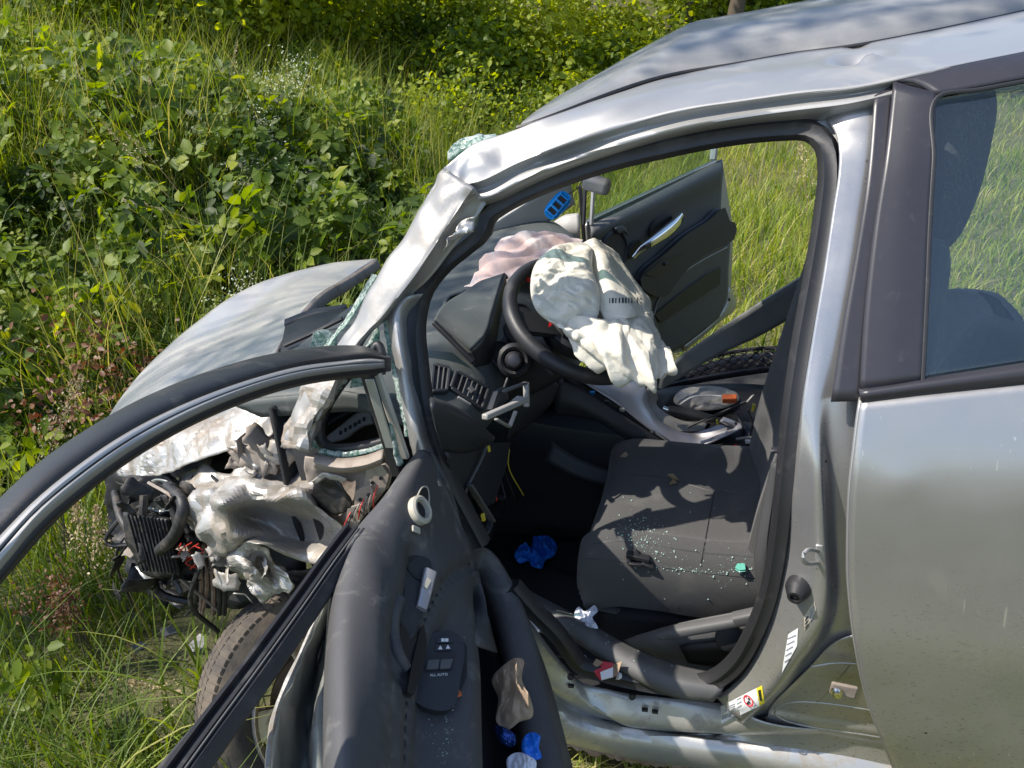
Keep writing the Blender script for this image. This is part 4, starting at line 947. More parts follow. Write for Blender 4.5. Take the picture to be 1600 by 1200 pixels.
# ================================================================= CABIN
# ---- dashboard body
def dprof(y):
    bx_ = .05*math.exp(-((y-.02)/.16)**2)
    e = max(0, abs(y)-.60)*.5
    return [(.30, .985), (.46, 1.000), (.62, 1.005), (.73+bx_*.6, .992-e), (.785+bx_-e, .962-e), (.815+bx_-e, .918), (.830+bx_-e, .87), (.815+bx_-e, .83), (.76+bx_, .80), (.66, .78)]
drows = []
for y in (-.72, -.66, -.5, -.3, -.1, .02, .15, .35, .55, .70):
    drows.append([Vector((x, y, z)) for x, z in dprof(y)])
dash = loft('dashboard', drows, 'dash_top', car, 40, 5, False, .004)
dt = bvh(dash)
loft('dashboard_end', [[Vector((x, -.72, z)) for x, z in dprof(-.72)], [Vector((x*.8+.14, -.724, z*.6+.36)) for x, z in dprof(-.72)]], 'dash_top', car, 24, 3, False, .004)
# slotted end piece seen through the quarter window
ge = loft('demister_grille', [YR([(512, 682, -.62), (535, 664, -.60), (560, 645, -.58), (582, 640, -.58)]), YR([(514, 692, -.63), (540, 686, -.62), (565, 668, -.60), (584, 662, -.60)])], 'light_plastic', car, 20, 5, False, .01)
gt = bvh(ge)
for k in range(6):
    x = 534+k*7.5; box('demister_slot', hit(gt, x, 677-k*4.3, .004), (.009, .004, .011), 'black_plastic', ge, axes(hitn(gt, x, 675-k*4), (1, 0, 0)), 0)
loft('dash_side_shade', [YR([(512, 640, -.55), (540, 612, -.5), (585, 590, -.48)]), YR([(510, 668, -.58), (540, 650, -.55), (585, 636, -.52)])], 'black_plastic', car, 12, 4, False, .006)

# ---- instrument hood and dials
hd = loft('instrument_hood', [YR([(678, 500, -.50), (705, 524, -.505), (735, 548, -.51)]), YR([(684, 488, -.475), (720, 506, -.48), (757, 524, -.48)]), YR([(698, 474, -.40), (735, 482, -.40), (768, 490, -.40)]), YR([(728, 456, -.30), (755, 456, -.30), (779, 452, -.30)]), YR([(758, 438, -.21), (774, 433, -.21), (788, 428, -.21)]), YR([(775, 440, -.17), (785, 437, -.17), (794, 433, -.17)])], 'dash_top', car, 20, 6, False, .006)
loft('hood_lip', [YR([(735, 548, -.51), (757, 524, -.48), (768, 490, -.40), (779, 452, -.30), (788, 428, -.21)]), YR([(742, 566, -.50), (766, 545, -.46), (776, 505, -.38), (784, 470, -.29), (790, 445, -.21)]), YR([(735, 590, -.49), (760, 580, -.44), (772, 540, -.36), (780, 500, -.28), (788, 465, -.2)])], 'black_plastic', car, 20, 4, False, .006)
beam('hood_seam', U(677, 503, Y=-.52), U(740, 566, Y=-.53), .012, .010, 'black_plastic', car)
cl = loft('instrument_cluster', [YR([(765, 560, -.44), (790, 520, -.36), (805, 470, -.26)]), YR([(790, 590, -.44), (815, 545, -.36), (835, 490, -.26)])], 'black_plastic', car, 12, 4, False, .004)
ct = bvh(cl)
for x, y in ((782, 553), (803, 520), (815, 492)):
    disc('dial_ring', hit(ct, x, y, .001), hitn(ct, x, y), [(.030, 0), (.030, .006), (.027, .006), (.027, .002), (0, .002)], 'dark_plastic', cl, 24)
# hole where the demister trim broke out
o = loft('demister_hole', [ZR([(692, 482), (704, 462), (725, 456)], 1.012), ZR([(700, 478), (710, 468), (726, 464)], 1.012)], 'black_plastic', car, 10, 3, False, .006)
loft('torn_trim_lip', [ZR([(690, 484), (702, 459), (728, 452)], 1.016), ZR([(694, 484), (705, 463), (728, 456)], 1.03)], 'dash_top', car, 12, 2, False, .004)
# ---- vents in the end of the dashboard
def vent(c, nsl):
    P = HR(dt, c, .006); fr_ = sub('air_vent', car)
    mid = sum(P, Vector())/4
    n_ = (P[1]-P[0]).cross(P[3]-P[0]).normalized()
    if n_.dot(CAM-mid) < 0: n_ = -n_
    plate('vent_recess', [p-n_*.004 for p in P], 'black_plastic', fr_, n_*.004, 0, 0)
    for i in range(4):
        beam('vent_frame', P[i]+(P[i]-mid)*.08, P[(i+1) % 4]+(P[(i+1) % 4]-mid)*.08, .009, .014, 'dark_plastic', fr_, n_, .003)
    for k in range(1, nsl):
        u = k/nsl
        beam('vent_slat', P[0].lerp(P[1], u), P[3].lerp(P[2], u), .0035, .012, 'grey_plastic', fr_, n_, .001)
    return fr_, P, n_
v2, P_, n_ = vent([(712, 586), (757, 610), (747, 639), (704, 609)], 6)
beam('vent_tab', P_[0].lerp(P_[2], .45)+n_*.008, P_[0].lerp(P_[2], .6)+n_*.01, .012, .007, 'grey_plastic', v2, n_, .001)
vent([(678, 576), (700, 581), (695, 613), (673, 613)], 3)
beam('vent_wheel', hit(dt, 714, 622, .004), hit(dt, 734, 634, .004), .004, .006, 'light_plastic', car)
# ---- knee panel and loose lower covers
kn = loft('knee_panel', [XR([(672, 622), (700, 631), (735, 652), (772, 684)], .845), XR([(674, 634), (702, 641), (737, 662), (768, 690)], .870), XR([(680, 664), (708, 672), (735, 680), (764, 692)], .862), XR([(690, 700), (715, 706), (742, 702), (760, 695)], .835)], 'dark_plastic', car, 24, 5, False, .005)
loft('lower_dash_cover', [XR([(696, 706), (725, 708), (760, 697)], .835), XR([(708, 750), (725, 750), (742, 742)], .82), XR([(720, 800), (722, 790), (727, 775)], .80)], 'dark_plastic', car, 14, 5, False, .004)
tube('cover_edge', XR([(760, 697, .845), (752, 718, .84), (740, 742, .83), (729, 764, .82), (725, 790, .81), (728, 815, .80), (736, 835, .80)]), .0035, 'grey_plastic', car, 24, 6)
plate('hanging_cover', XR([(762, 694, .82), (797, 692, .80), (792, 725, .80), (772, 785, .80), (760, 790, .80), (742, 775, .81), (735, 755, .82)]), 'dark_plastic', car, (-.008, 0, 0), 0, .002)
beam('hanging_strut', U(733, 757, X=.83), U(770, 815, X=.83), .016, .006, 'grey_plastic', car)
beam('hanging_strut', U(766, 814, X=.83), U(760, 834, X=.83), .014, .005, 'dark_plastic', car)
box('clip', U(755, 808, X=.835), (.008, .008, .018), 'yellow_plastic', car, None, .002)
box('clip', U(764, 701, X=.85), (.005, .006, .014), 'yellow_plastic', car, None, .001)
# ---- broken bracket hanging out of the dash
bk = sub('broken_bracket', car)
beam('bar', U(757, 652, X=.90), U(822, 624, X=.93), .014, .012, 'light_plastic', bk)
beam('bar', U(822, 597, X=.92), U(823, 636, X=.92), .012, .012, 'light_plastic', bk, (1, 0, 0))
beam('bar', U(785, 612, X=.90), U(822, 598, X=.92), .012, .006, 'grey_plastic', bk)
beam('bar', U(775, 655, X=.89), U(796, 667, X=.89), .010, .005, 'light_plastic', bk)
beam('bar', U(796, 667, X=.89), U(806, 642, X=.90), .010, .005, 'light_plastic', bk)
beam('bar', U(790, 640, X=.90), U(815, 620, X=.92), .022, .004, 'light_plastic', bk)
plate('bracket_web', XR([(760, 640), (770, 612), (782, 605), (786, 622), (772, 636)], .885), 'dark_plastic', bk, (.012, 0, 0), 0, .002)
# ---- column shroud, lock, stalk
sweep('column_shroud', [(.965, -.37, .955), (.90, -.365, .915), (.80, -.36, .87), (.70, -.36, .84)], rect(.13, .12, .03), 'black_plastic', car, 12, ref=(0, 0, 1))
loft('column_lower_cover', [YR([(808, 575, -.42), (840, 590, -.40), (872, 600, -.34)]), YR([(800, 630, -.42), (830, 632, -.40), (862, 626, -.34)]), YR([(790, 690, -.40), (812, 672, -.38), (838, 652, -.32)])], 'dark_plastic', car, 14, 5, False, .006)
lk = U(803, 563, Y=-.47); ln_ = (CAM-lk).normalized()
disc('ignition_lock', lk, ln_, [(.040, -.03), (.038, 0), (.030, .008), (.024, .004), (.022, -.006), (.020, .006), (.016, .010), (0, .010)], 'black_plastic', car, 24)
disc('lock_knob', lk+ln_*.012, ln_, [(.016, 0), (.017, .012), (.014, .020), (.006, .023), (0, .023)], 'black_trim', car, 20)
tube('column_stalk', [U(800, 575, Y=-.44), U(794, 590, Y=-.48), U(786, 612, Y=-.50)], .004, 'black_plastic', car, 10, 8)
for k in range(7):
    x = 742+k*9; tube('hanging_wire', [U(x, 690+k*2, X=.80), U(x+4-k, 725, X=.79), U(x-8+k*5, 752+(k*37 % 40), X=.80)], .0016, ('black_plastic', 'yellow_plastic', 'black_plastic', 'wire_red', 'dark_plastic')[k % 5], car, 10, 5)
# ---- steering wheel
sw = sub('steering_wheel', car)
sc0 = Vector((1.012, -.36, 1.014)); sn = Vector((.509, -.294, .809)).normalized(); sa_, sb_, _ = axes(sn)
sweep('rim', [sc0+(sa_*math.cos(t_)+sb_*math.sin(t_))*.170 for t_ in [2*math.pi*i/24 for i in range(24)]], circ(.0165, 12, 1, 1.15), 'rubber', sw, 72, ref=tuple(sn), closed=True)
for an in (20, 160, 262):
    d_ = sa_*math.cos(rad(an))+sb_*math.sin(rad(an)); e_ = d_.cross(sn)
    plate('spoke', [sc0+d_*.03+e_*.035-sn*.03, sc0+d_*.162+e_*.022-sn*.006, sc0+d_*.162-e_*.022-sn*.006, sc0+d_*.03-e_*.035-sn*.03], 'black_plastic', sw, sn*.014, 0, .004)
disc('hub', sc0-sn*.05, sn, [(.085, 0), (.085, .03), (.07, .045), (.045, .05), (0, .05)], 'black_plastic', sw, 28)
box('torn_hub_cover', U(900, 520, Y=-.42), (.06, .004, .05), 'black_plastic', sw, axes((.3, -.6, .6)), .003)
# ---- airbags
def tri(x): return abs((x % 2)-1)*2-1
ab = sub('driver_airbag', car)
bpn = loft('bag_panel', [YR([(900, 388, -.24), (912, 412, -.36), (924, 452, -.44), (936, 482, -.48), (948, 506, -.50)]), YR([(924, 373, -.27), (938, 404, -.39), (952, 440, -.44), (966, 470, -.47), (980, 498, -.49)]), YR([(934, 375, -.23), (956, 402, -.29), (978, 436, -.34), (996, 466, -.38), (1008, 492, -.42)]), YR([(941, 378, -.17), (966, 402, -.19), (992, 437, -.24), (1010, 466, -.29), (1022, 492, -.34)]), YR([(936, 392, -.12), (958, 415, -.13), (985, 448, -.18), (1004, 478, -.23), (1018, 505, -.28)])], 'airbag_cloth', ab, 60, 16, False, .002, lambda p, u, v: .006*folds(p, 14, 41)+.0025*folds(p, 44, 43))
def drape(p, u, v):
    w_ = .35*fbm((u*2.2, v*1.6, 0), 1, 2, 3)
    return (.25+.75*min(1, v*1.6))*(.011*tri(6.2*(u+w_)+1.3*v)+.006*tri(13*(u+w_*.7)-2.1*v))+.003*folds(p, 46, 44)
loft('bag_drape', [YR([(880, 490, -.50), (915, 496, -.53), (950, 500, -.52), (985, 494, -.47), (1020, 486, -.36)]), YR([(884, 514, -.54), (920, 524, -.57), (958, 528, -.57), (995, 520, -.52), (1032, 522, -.42)]), YR([(900, 540, -.56), (938, 552, -.59), (970, 560, -.60), (1006, 555, -.57), (1046, 548, -.48)]), YR([(920, 560, -.56), (952, 580, -.58), (984, 598, -.60), (1016, 602, -.59), (1052, 572, -.52)]), YR([(926, 556, -.52), (956, 574, -.53), (984, 588, -.54), (1014, 590, -.53), (1046, 566, -.46)])], 'airbag_cloth', ab, 150, 20, False, .002, drape)
crumple('bag_lobe', [U(x, y, Y=yy) for x, y, yy in [(829, 458, -.51), (835, 415, -.46), (866, 388, -.40), (902, 378, -.34), (922, 384, -.36), (926, 420, -.42), (938, 470, -.48), (930, 500, -.51), (895, 514, -.53), (860, 504, -.53), (838, 485, -.53)]], 'airbag_cloth', ab, .034, .026, 30., 9., 70, 240, view=(.1, -.75, .65), rid=.65, fd=(.9, 0, .3), st=.75)
loft('bag_tail', [YR([(845, 488, -.50), (870, 500, -.52), (900, 510, -.53)]), YR([(870, 506, -.56), (890, 520, -.57), (915, 530, -.57)]), YR([(890, 528, -.55), (902, 540, -.55), (920, 552, -.55)])], 'airbag_cloth', ab, 50, 14, False, .002, lambda p, u, v: .008*folds(p, 40, 46))
bars = random.Random(3)
abt = bvh(bpn)
xx = 953
while xx < 1003:
    wdt = bars.choice((1.5, 2.2, 3.2)); 
    p1, p2 = hit(abt, xx, 466, .0015), hit(abt, xx, 474, .0015)
    n_ = hitn(abt, xx, 470); s_ = (p2-p1).cross(n_).normalized()*wdt*.0006
    mesh('printed_bar', [p1-s_, p1+s_, p2+s_, p2-s_, p1-s_+n_*.0006, p1+s_+n_*.0006, p2+s_+n_*.0006, p2-s_+n_*.0006], [(4, 5, 6, 7), (0, 1, 5, 4), (1, 2, 6, 5), (2, 3, 7, 6), (3, 0, 4, 7)], 'dark_plastic', ab, False)
    xx += wdt+bars.choice((1.4, 2.2, 3.))
def pink(p, u, v):
    w_ = .3*fbm((u*2.0, v*2.0, 0), 1, 2, 8)
    return .010*tri(4.2*(v+w_)+2.0*u)+.006*tri(9.5*(v+w_*.8)-2.6*u)+.003*folds(p, 44, 47)
loft('passenger_airbag', [YR([(728, 452, -.10), (752, 450, -.11), (788, 444, -.10), (822, 440, -.07), (860, 436, -.04), (900, 420, 0)]), YR([(738, 432, -.06), (762, 424, -.06), (795, 418, -.05), (830, 414, -.02), (866, 412, 0), (905, 402, .04)]), YR([(750, 414, -.01), (774, 400, .01), (802, 394, .03), (836, 390, .06), (870, 390, .09), (908, 390, .12)]), YR([(770, 394, .06), (792, 376, .11), (818, 367, .15), (850, 362, .19), (880, 369, .22), (908, 382, .22)]), YR([(778, 392, .12), (798, 376, .18), (822, 368, .22), (850, 364, .26), (880, 371, .28), (906, 384, .26)])], 'airbag_pink', car, 110, 22, False, .002, pink)
plate('red_trim', YR([(808, 432), (824, 434), (830, 440), (812, 437)], -.34), 'red_plastic', car, (0, .006, 0), 0, .001)
plate('red_trim', YR([(858, 505), (868, 498), (866, 503), (858, 510)], -.50), 'red_plastic', car, (0, .006, 0), 0, .001)

# ---- far windscreen pillar cover, mirrors
loft('far_pillar_cover', [YR([(752, 362, .50), (800, 330, .56), (850, 300, .62), (890, 278, .66)]), YR([(758, 382, .52), (808, 352, .58), (855, 322, .64), (893, 298, .68)]), YR([(765, 396, .55), (815, 368, .60), (862, 342, .66), (898, 318, .70)])], 'pillar_cover', car, 24, 5, False, .01)
mr = sub('rear_view_mirror', car)
box('mirror_housing', U(932, 288, Y=.02), (.075, .035, .042), 'light_plastic', mr, axes((.25, -.2, 1), (.3, 1, 0)), .012)
tube('mirror_stem', [U(912, 272, Y=.03), U(915, 285, Y=.03), U(922, 290, Y=.03)], .008, 'dark_plastic', mr, 8, 8)
loft('far_door_mirror', [YR([(868, 348, .95), (885, 338, .95), (905, 335, .95)]), YR([(868, 366, .93), (886, 360, .92), (906, 358, .92)]), YR([(876, 378, .95), (890, 380, .95), (907, 378, .95)])], 'light_plastic', car, 12, 5, False, .03)
beam('far_front_post', U(906, 290, Y=.86), U(914, 392, Y=.86), .010, .014, 'black_plastic', car)

# ---- centre console
loft('console_side', [YR([(872, 592, -.16), (905, 606, -.155), (960, 640, -.15), (1010, 672, -.14), (1062, 706, -.13)]), YR([(868, 622, -.18), (905, 634, -.175), (960, 664, -.165), (1008, 690, -.15), (1056, 712, -.14)]), YR([(866, 646, -.17), (930, 656, -.16), (985, 690, -.15), (1030, 712, -.13)])], 'dark_plastic', car, 24, 5, False, .006)
loft('console_gap', [YR([(880, 588, -.10), (960, 632, -.09), (1065, 700, -.08)]), YR([(880, 604, -.10), (955, 646, -.09), (1060, 708, -.09)])], 'black_plastic', car, 14, 2, False, .006)
for (x, y, mt) in ((972, 640, 'cream_plastic'), (925, 614, 'blue_resin'), (1020, 676, 'dark_plastic'), (948, 628, 'dark_plastic')):
    box('console_clip', U(x, y, Y=-.115), (.014, .01, .010), mt, car, None, .002)
cs = loft('console_panel', [YR([(885, 580, -.105), (925, 606, -.105), (962, 630, -.10), (1000, 660, -.095), (1037, 687, -.09), (1062, 699, -.08), (1086, 699, -.06), (1130, 684, -.04), (1160, 670, -.02)]), YR([(905, 575, -.06), (945, 598, -.06), (985, 622, -.06), (1012, 650, -.06), (1040, 674, -.06), (1066, 687, -.05), (1090, 688, -.03), (1128, 674, -.02), (1156, 662, 0)]), YR([(940, 575, .0), (985, 595, .0), (1010, 608, .0), (1013, 632, -.01), (1027, 654, -.02), (1050, 670, -.02), (1075, 677, -.01), (1102, 672, 0), (1130, 660, .02)])], 'silver_plastic', car, 40, 6, False, .005)
loft('console_tray', [YR([(1014, 612, .02), (1060, 604, .16), (1150, 600, .2), (1235, 606, .2)]), YR([(1020, 652, .0), (1075, 672, .02), (1140, 655, .06), (1215, 650, .1)]), YR([(1066, 706, -.08), (1110, 710, -.08), (1170, 700, -.06), (1215, 690, -.02)])], 'black_plastic', car, 18, 5, False, .006)
loft('console_bezel', [YR([(1012, 606, .0), (1022, 600, .03), (1024, 612, .04)]), YR([(1013, 636, -.008), (1024, 634, .02), (1036, 640, .05)]), YR([(1050, 671, -.015), (1062, 658, .02), (1070, 660, .05)]), YR([(1100, 673, .0), (1105, 662, .03), (1110, 656, .05)])], 'light_plastic', car, 10, 6, False, .004)
# handbrake with button, torn gaiter frame
hbk = sub('handbrake', car)
tube('lever_grip', [U(1044, 640, Y=-.02), U(1075, 646, Y=-.015), U(1115, 656, Y=-.01)], .014, 'black_plastic', hbk, 14, 12, scale=lambda u: .85+.25*math.sin(u*3))
tube('lever_button', [U(1036, 637, Y=-.02), U(1044, 640, Y=-.02)], .006, 'chrome', hbk, 6, 10)
tube('lever_shaft', [U(1115, 656, Y=-.01), U(1150, 664, Y=0)], .009, 'black_plastic', hbk, 6, 10)
beam('gaiter_frame', U(1074, 668, Y=-.06), U(1170, 626, Y=-.04), .006, .018, 'dark_plastic', car, (0, -1, .6))
beam('gaiter_frame', U(1168, 628, Y=-.04), U(1177, 618, Y=-.04), .006, .022, 'light_plastic', car, (0, -1, .6))
tube('gear_stick', [U(1152, 648, Y=.02), U(1160, 665, Y=0), U(1168, 692, Y=0)], .004, 'dark_plastic', car, 8, 7)
tube('gear_cable', [U(1168, 640, Y=.0), U(1175, 660, Y=0), U(1172, 690, Y=-.02)], .003, 'black_plastic', car, 8, 6)
box('clip', U(1177, 637, Y=-.03), (.010, .008, .022), 'yellow_plastic', car, axes((.2, 0, 1)), .002)
box('clip', U(1121, 660, Y=-.04), (.007, .006, .018), 'yellow_plastic', car, axes((-.2, 0, 1)), .002)
loft('silver_duct', [YR([(1125, 658, -.03), (1140, 665, -.02), (1160, 674, 0)]), YR([(1130, 652, -.01), (1146, 658, 0), (1164, 668, .02)])], 'silver_plastic', car, 8, 3, False, .006)
box('white_connector', U(1172, 690, Y=-.05), (.025, .015, .010), 'white_plastic', car, axes((0, .2, 1)), .002)
tube('console_rod', [U(1150, 686, Y=-.04), U(1172, 684, Y=-.04), U(1195, 690, Y=-.04)], .004, 'light_plastic', car, 8, 6)
# belt buckle
bkl = sub('belt_buckle', car)
beam('buckle_body', U(1132, 716, Y=-.10), U(1160, 702, Y=-.09), .028, .020, 'black_plastic', bkl)
beam('buckle_button', U(1134, 711, Y=-.112), U(1154, 699, Y=-.106), .022, .016, 'red_plastic', bkl)

# ---- floor, bulkhead, tunnel, far sill, headliner
box('floor', (1.30, 0, .215), (1.9, 1.5, .03), 'carpet', car, None, 0)
loft('bulkhead', [[(.42, -.74, .98), (.40, 0, .98), (.42, .74, .98)], [(.40, -.74, .6), (.38, 0, .6), (.40, .74, .6)], [(.55, -.74, .23), (.5, 0, .23), (.55, .74, .23)]], 'carpet', car, 12, 4, False, .01)
loft('tunnel', [[(.5, -.14, .23), (1.0, -.15, .23), (1.9, -.14, .23)], [(.5, -.13, .5), (1.0, -.13, .46), (1.9, -.12, .40)], [(.5, .13, .5), (1.0, .13, .42), (1.9, .12, .38)], [(.5, .15, .23), (1.0, .15, .23), (1.9, .14, .23)]], 'carpet', car, 16, 4, False, .006)
loft('footwell_side', [[(.45, -.745, .95), (.68, -.745, .80), (.80, -.745, .40)], [(.45, -.745, .5), (.6, -.745, .4), (.78, -.745, .23)]], 'carpet', car, 12, 4, False, .006)
box('far_sill', (1.4, .74, .29), (2.0, .12, .14), 'grey_plastic', car, None, .02)
sweep('far_centre_pillar', [(1.66, .78, .25), (1.68, .79, .6), (1.70, .77, .95), (1.76, .60, 1.40)], rect(.13, .06, .02), 'grey_plastic', car, 14, ref=(0, 1, 0))
loft('lower_console_wall', [YR([(862, 690, -.19), (900, 715, -.19), (960, 735, -.18), (1010, 728, -.16)]), YR([(850, 720, -.21), (900, 745, -.21), (960, 760, -.2), (1010, 750, -.18)])], 'dark_plastic', car, 16, 4, False, .006)
# rubber mat
loft('floor_mat', [ZR([(770, 850), (840, 880), (905, 900)], .245), ZR([(800, 900), (850, 940), (930, 985)], .242), ZR([(835, 960), (890, 1000), (950, 1030)], .245)], 'mat_rubber', car, 20, 6, False, .006)
box('floor_mat', (.88, -.40, .240), (.42, .44, .008), 'mat_rubber', car, None, .004)
# pedals
for k, y in enumerate((-.46, -.36, -.26)):
    beam('pedal', (.66, y, .42), (.62, y, .62), .012, .02, 'black_plastic', car, (1, 0, 0))
    box('pedal_pad', (.675, y, .42), (.015, .06, .07), 'rubber', car, axes((.2, 0, 1)), .004)

# ---- driver's seat
seat = sub('driver_seat', car)
secs = []
for X, z, wd in ((1.075, .385, .90), (1.035, .40, .94), (1.008, .45, .98), (1.000, .50, 1.), (1.016, .542, 1.), (1.06, .562, 1.), (1.14, .560, 1.), (1.24, .552, 1.), (1.34, .546, 1.), (1.44, .552, .98), (1.50, .56, .96)):
    yc = -.382; k = lambda a: yc+a*wd
    q = min(1., max(0., (z-.40)/.12))
    secs.append([Vector((X+.012, k(-.235), z-.15*q)), Vector((X+.004, k(-.252), z-.085*q)), Vector((X, k(-.255), z-.03*q)), Vector((X, k(-.240), z+.012*q)), Vector((X, k(-.205), z+.036*q)), Vector((X, k(-.15), z+.002*q)), Vector((X, k(-.06), z-.006*q)), Vector((X, k(.06), z-.006*q)), Vector((X, k(.15), z+.004*q)), Vector((X, k(.205), z+.03*q)), Vector((X, k(.24), z+.006*q)), Vector((X, k(.252), z-.06*q)), Vector((X, k(.24), z-.15*q))])
cu = loft('cushion', secs, 'fabric', seat, 48, 5, False, .0, lambda p, u, v: .0025*fbm(p, 14, 2, 1))
cut = bvh(cu)
def seam(pts):
    q = cr([Vector((x, y, 0)) for x, y in pts], 26); tube('seam', HR(cut, [(float(p[0]), float(p[1])) for p in q], -.0012), .0022, 'black_plastic', cu, 40, 5)
seam([(1116, 768), (1110, 800), (1102, 845), (1095, 884)])
seam([(914, 872), (960, 876), (1010, 882), (1060, 890), (1120, 897), (1195, 905)])
seam([(925, 850), (960, 845), (1010, 850), (1060, 858), (1098, 864), (1150, 868), (1195, 872)])
seam([(985, 742), (1030, 745), (1080, 758), (1116, 768), (1160, 772), (1195, 774)])
# the raised far bolster, backrest, headrest
bsec = []
for X, z, wd, th in ((1.47, .52, .24, .10), (1.52, .66, .25, .12), (1.565, .84, .25, .115), (1.605, 1.00, .245, .11), (1.63, 1.12, .22, .10), (1.65, 1.19, .17, .08), (1.66, 1.21, .10, .03)):
    yc = -.382
    bsec.append([Vector((X-th*.55, yc-wd, z+.02)), Vector((X-th*1.1, yc-wd*.9, z+.03)), Vector((X-th*.85, yc-wd*.5, z+.02)), Vector((X-th*.8, yc, z+.02)), Vector((X-th*.85, yc+wd*.5, z+.02)), Vector((X-th*1.1, yc+wd*.9, z+.03)), Vector((X-th*.55, yc+wd, z+.02)), Vector((X+th*.5, yc+wd*.97, z-.01)), Vector((X+th*.75, yc+wd*.5, z-.02)), Vector((X+th*.8, yc, z-.02)), Vector((X+th*.75, yc-wd*.5, z-.02)), Vector((X+th*.5, yc-wd*.97, z-.01)), Vector((X-th*.55, yc-wd, z+.02))])
loft('backrest', bsec, 'fabric', seat, 40, 6, False)
hs = []
for z, wd, th in ((1.15, .02, .01), (1.16, .10, .05), (1.22, .125, .068), (1.33, .135, .072), (1.41, .125, .062), (1.445, .085, .04), (1.45, .01, .005)):
    X = 1.685+(z-1.22)*.12
    hs.append([Vector((X-th, -.382+wd*math.sin(a), z)) if False else Vector((X+th*math.cos(a), -.382+wd*math.copysign(abs(math.sin(a))**.7, math.sin(a)), z)) for a in [2*math.pi*i/16 for i in range(17)]])
loft('headrest', hs, 'fabric', seat, 34, 4, False)
for yy in (-.43, -.33): tube('headrest_post', [(1.66, yy, 1.16), (1.69, yy, 1.25)], .006, 'chrome', seat, 4, 8)
# plinth trim with height lever
loft('seat_side_trim', [YR([(975, 1000, -.645), (1010, 988, -.655), (1060, 974, -.66), (1140, 958, -.66), (1215, 944, -.66)]), YR([(990, 1014, -.66), (1020, 1008, -.672), (1060, 1002, -.675), (1140, 992, -.675), (1215, 980, -.675)]), YR([(1005, 1026, -.655), (1040, 1038, -.66), (1080, 1046, -.66), (1150, 1052, -.66), (1215, 1046, -.66)]), YR([(1020, 1036, -.63), (1045, 1056, -.63), (1085, 1068, -.63), (1150, 1072, -.63), (1215, 1066, -.63)])], 'grey_plastic', seat, 30, 5, False, .006)
loft('trim_recess', [YR([(1062, 1010, -.688), (1120, 1004, -.69), (1205, 996, -.69)]), YR([(1075, 1035, -.68), (1130, 1042, -.68), (1205, 1040, -.68)])], 'black_plastic', seat, 12, 3, False, .004)
sweep('height_lever', [U(1030, 992, Y=-.70), U(1060, 986, Y=-.705), U(1110, 977, Y=-.705), U(1150, 970, Y=-.70)], rect(.026, .022, .008), 'grey_plastic', seat, 16, ref=(0, 0, 1), scale=lambda u: .8+.25*min(1, u*4))
sweep('recline_lever', [U(1148, 968, Y=-.705), U(1180, 961, Y=-.705), U(1215, 954, Y=-.70)], rect(.026, .026, .006), 'grey_plastic', seat, 10, ref=(0, 0, 1))
disc('recline_disc', U(1142, 996, Y=-.692), (0, -1, .1), [(.032, 0), (.032, .008), (.026, .012), (0, .012)], 'dark_plastic', seat, 24)
box('seat_base', (1.24, -.39, .33), (.42, .44, .12), 'carpet', seat, None, .02)
# belt webbing gathered at the pillar, with its guide
loft('seat_belt', [YR([(1206, 722, -.70), (1194, 780, -.70), (1183, 840, -.705), (1179, 880, -.71), (1186, 930, -.70), (1200, 972, -.69)]), YR([(1214, 724, -.715), (1206, 780, -.72), (1198, 840, -.73), (1196, 890, -.73), (1200, 940, -.715), (1208, 975, -.70)]), YR([(1224, 722, -.70), (1222, 780, -.70), (1218, 850, -.71), (1214, 900, -.71), (1212, 945, -.70), (1214, 975, -.69)])], 'webbing', car, 34, 4, False, .003)
sweep('belt_guide', [U(x, y, Y=-.725) for x, y in ((1206, 704), (1214, 703), (1221, 712), (1224, 730), (1222, 755), (1216, 770))], rect(.008, .014, .003), 'black_trim', car, 20, ref=(0, -1, 0))
loft('pillar_lower_trim', [YR([(1248, 560, -.60), (1232, 650, -.66), (1222, 760, -.70), (1212, 850, -.71)]), YR([(1225, 700, -.55), (1215, 760, -.6), (1208, 820, -.64), (1204, 860, -.68)])], 'black_plastic', car, 14, 4, False, .006)

# ---- passenger seat and rear bench (dark shapes behind the glass)
ps = sub('passenger_seat', car)
box('seat_base', (1.30, .38, .36), (.46, .46, .22), 'fabric', ps, None, .05)
o = loft('backrest', [[Vector((1.84+(v.x-1.46)*1.0, v.y+.80, .36+(v.z-.52)*.50)) for v in r] for r in bsec], 'fabric', ps, 30, 4, False)
rb = sub('rear_bench', car)
loft('bench_back', [[(2.32, -.66, .55), (2.30, 0, .56), (2.32, .66, .55)], [(2.40, -.66, .80), (2.36, 0, .8), (2.40, .66, .80)], [(2.50, -.62, .98), (2.48, 0, .96), (2.50, .62, .98)], [(2.58, -.60, .98), (2.56, 0, .96), (2.58, .60, .98)], [(2.60, -.6, .6), (2.58, 0, .6), (2.6, .6, .6)]], 'fabric', rb, 20, 5, False)
loft('bench_cushion', [[(1.95, -.66, .34), (1.95, 0, .34), (1.95, .66, .34)], [(1.93, -.66, .50), (1.93, 0, .5), (1.93, .66, .50)], [(2.1, -.66, .54), (2.1, 0, .53), (2.1, .66, .54)], [(2.36, -.66, .52), (2.36, 0, .52), (2.36, .66, .52)]], 'fabric', rb, 20, 5, False)

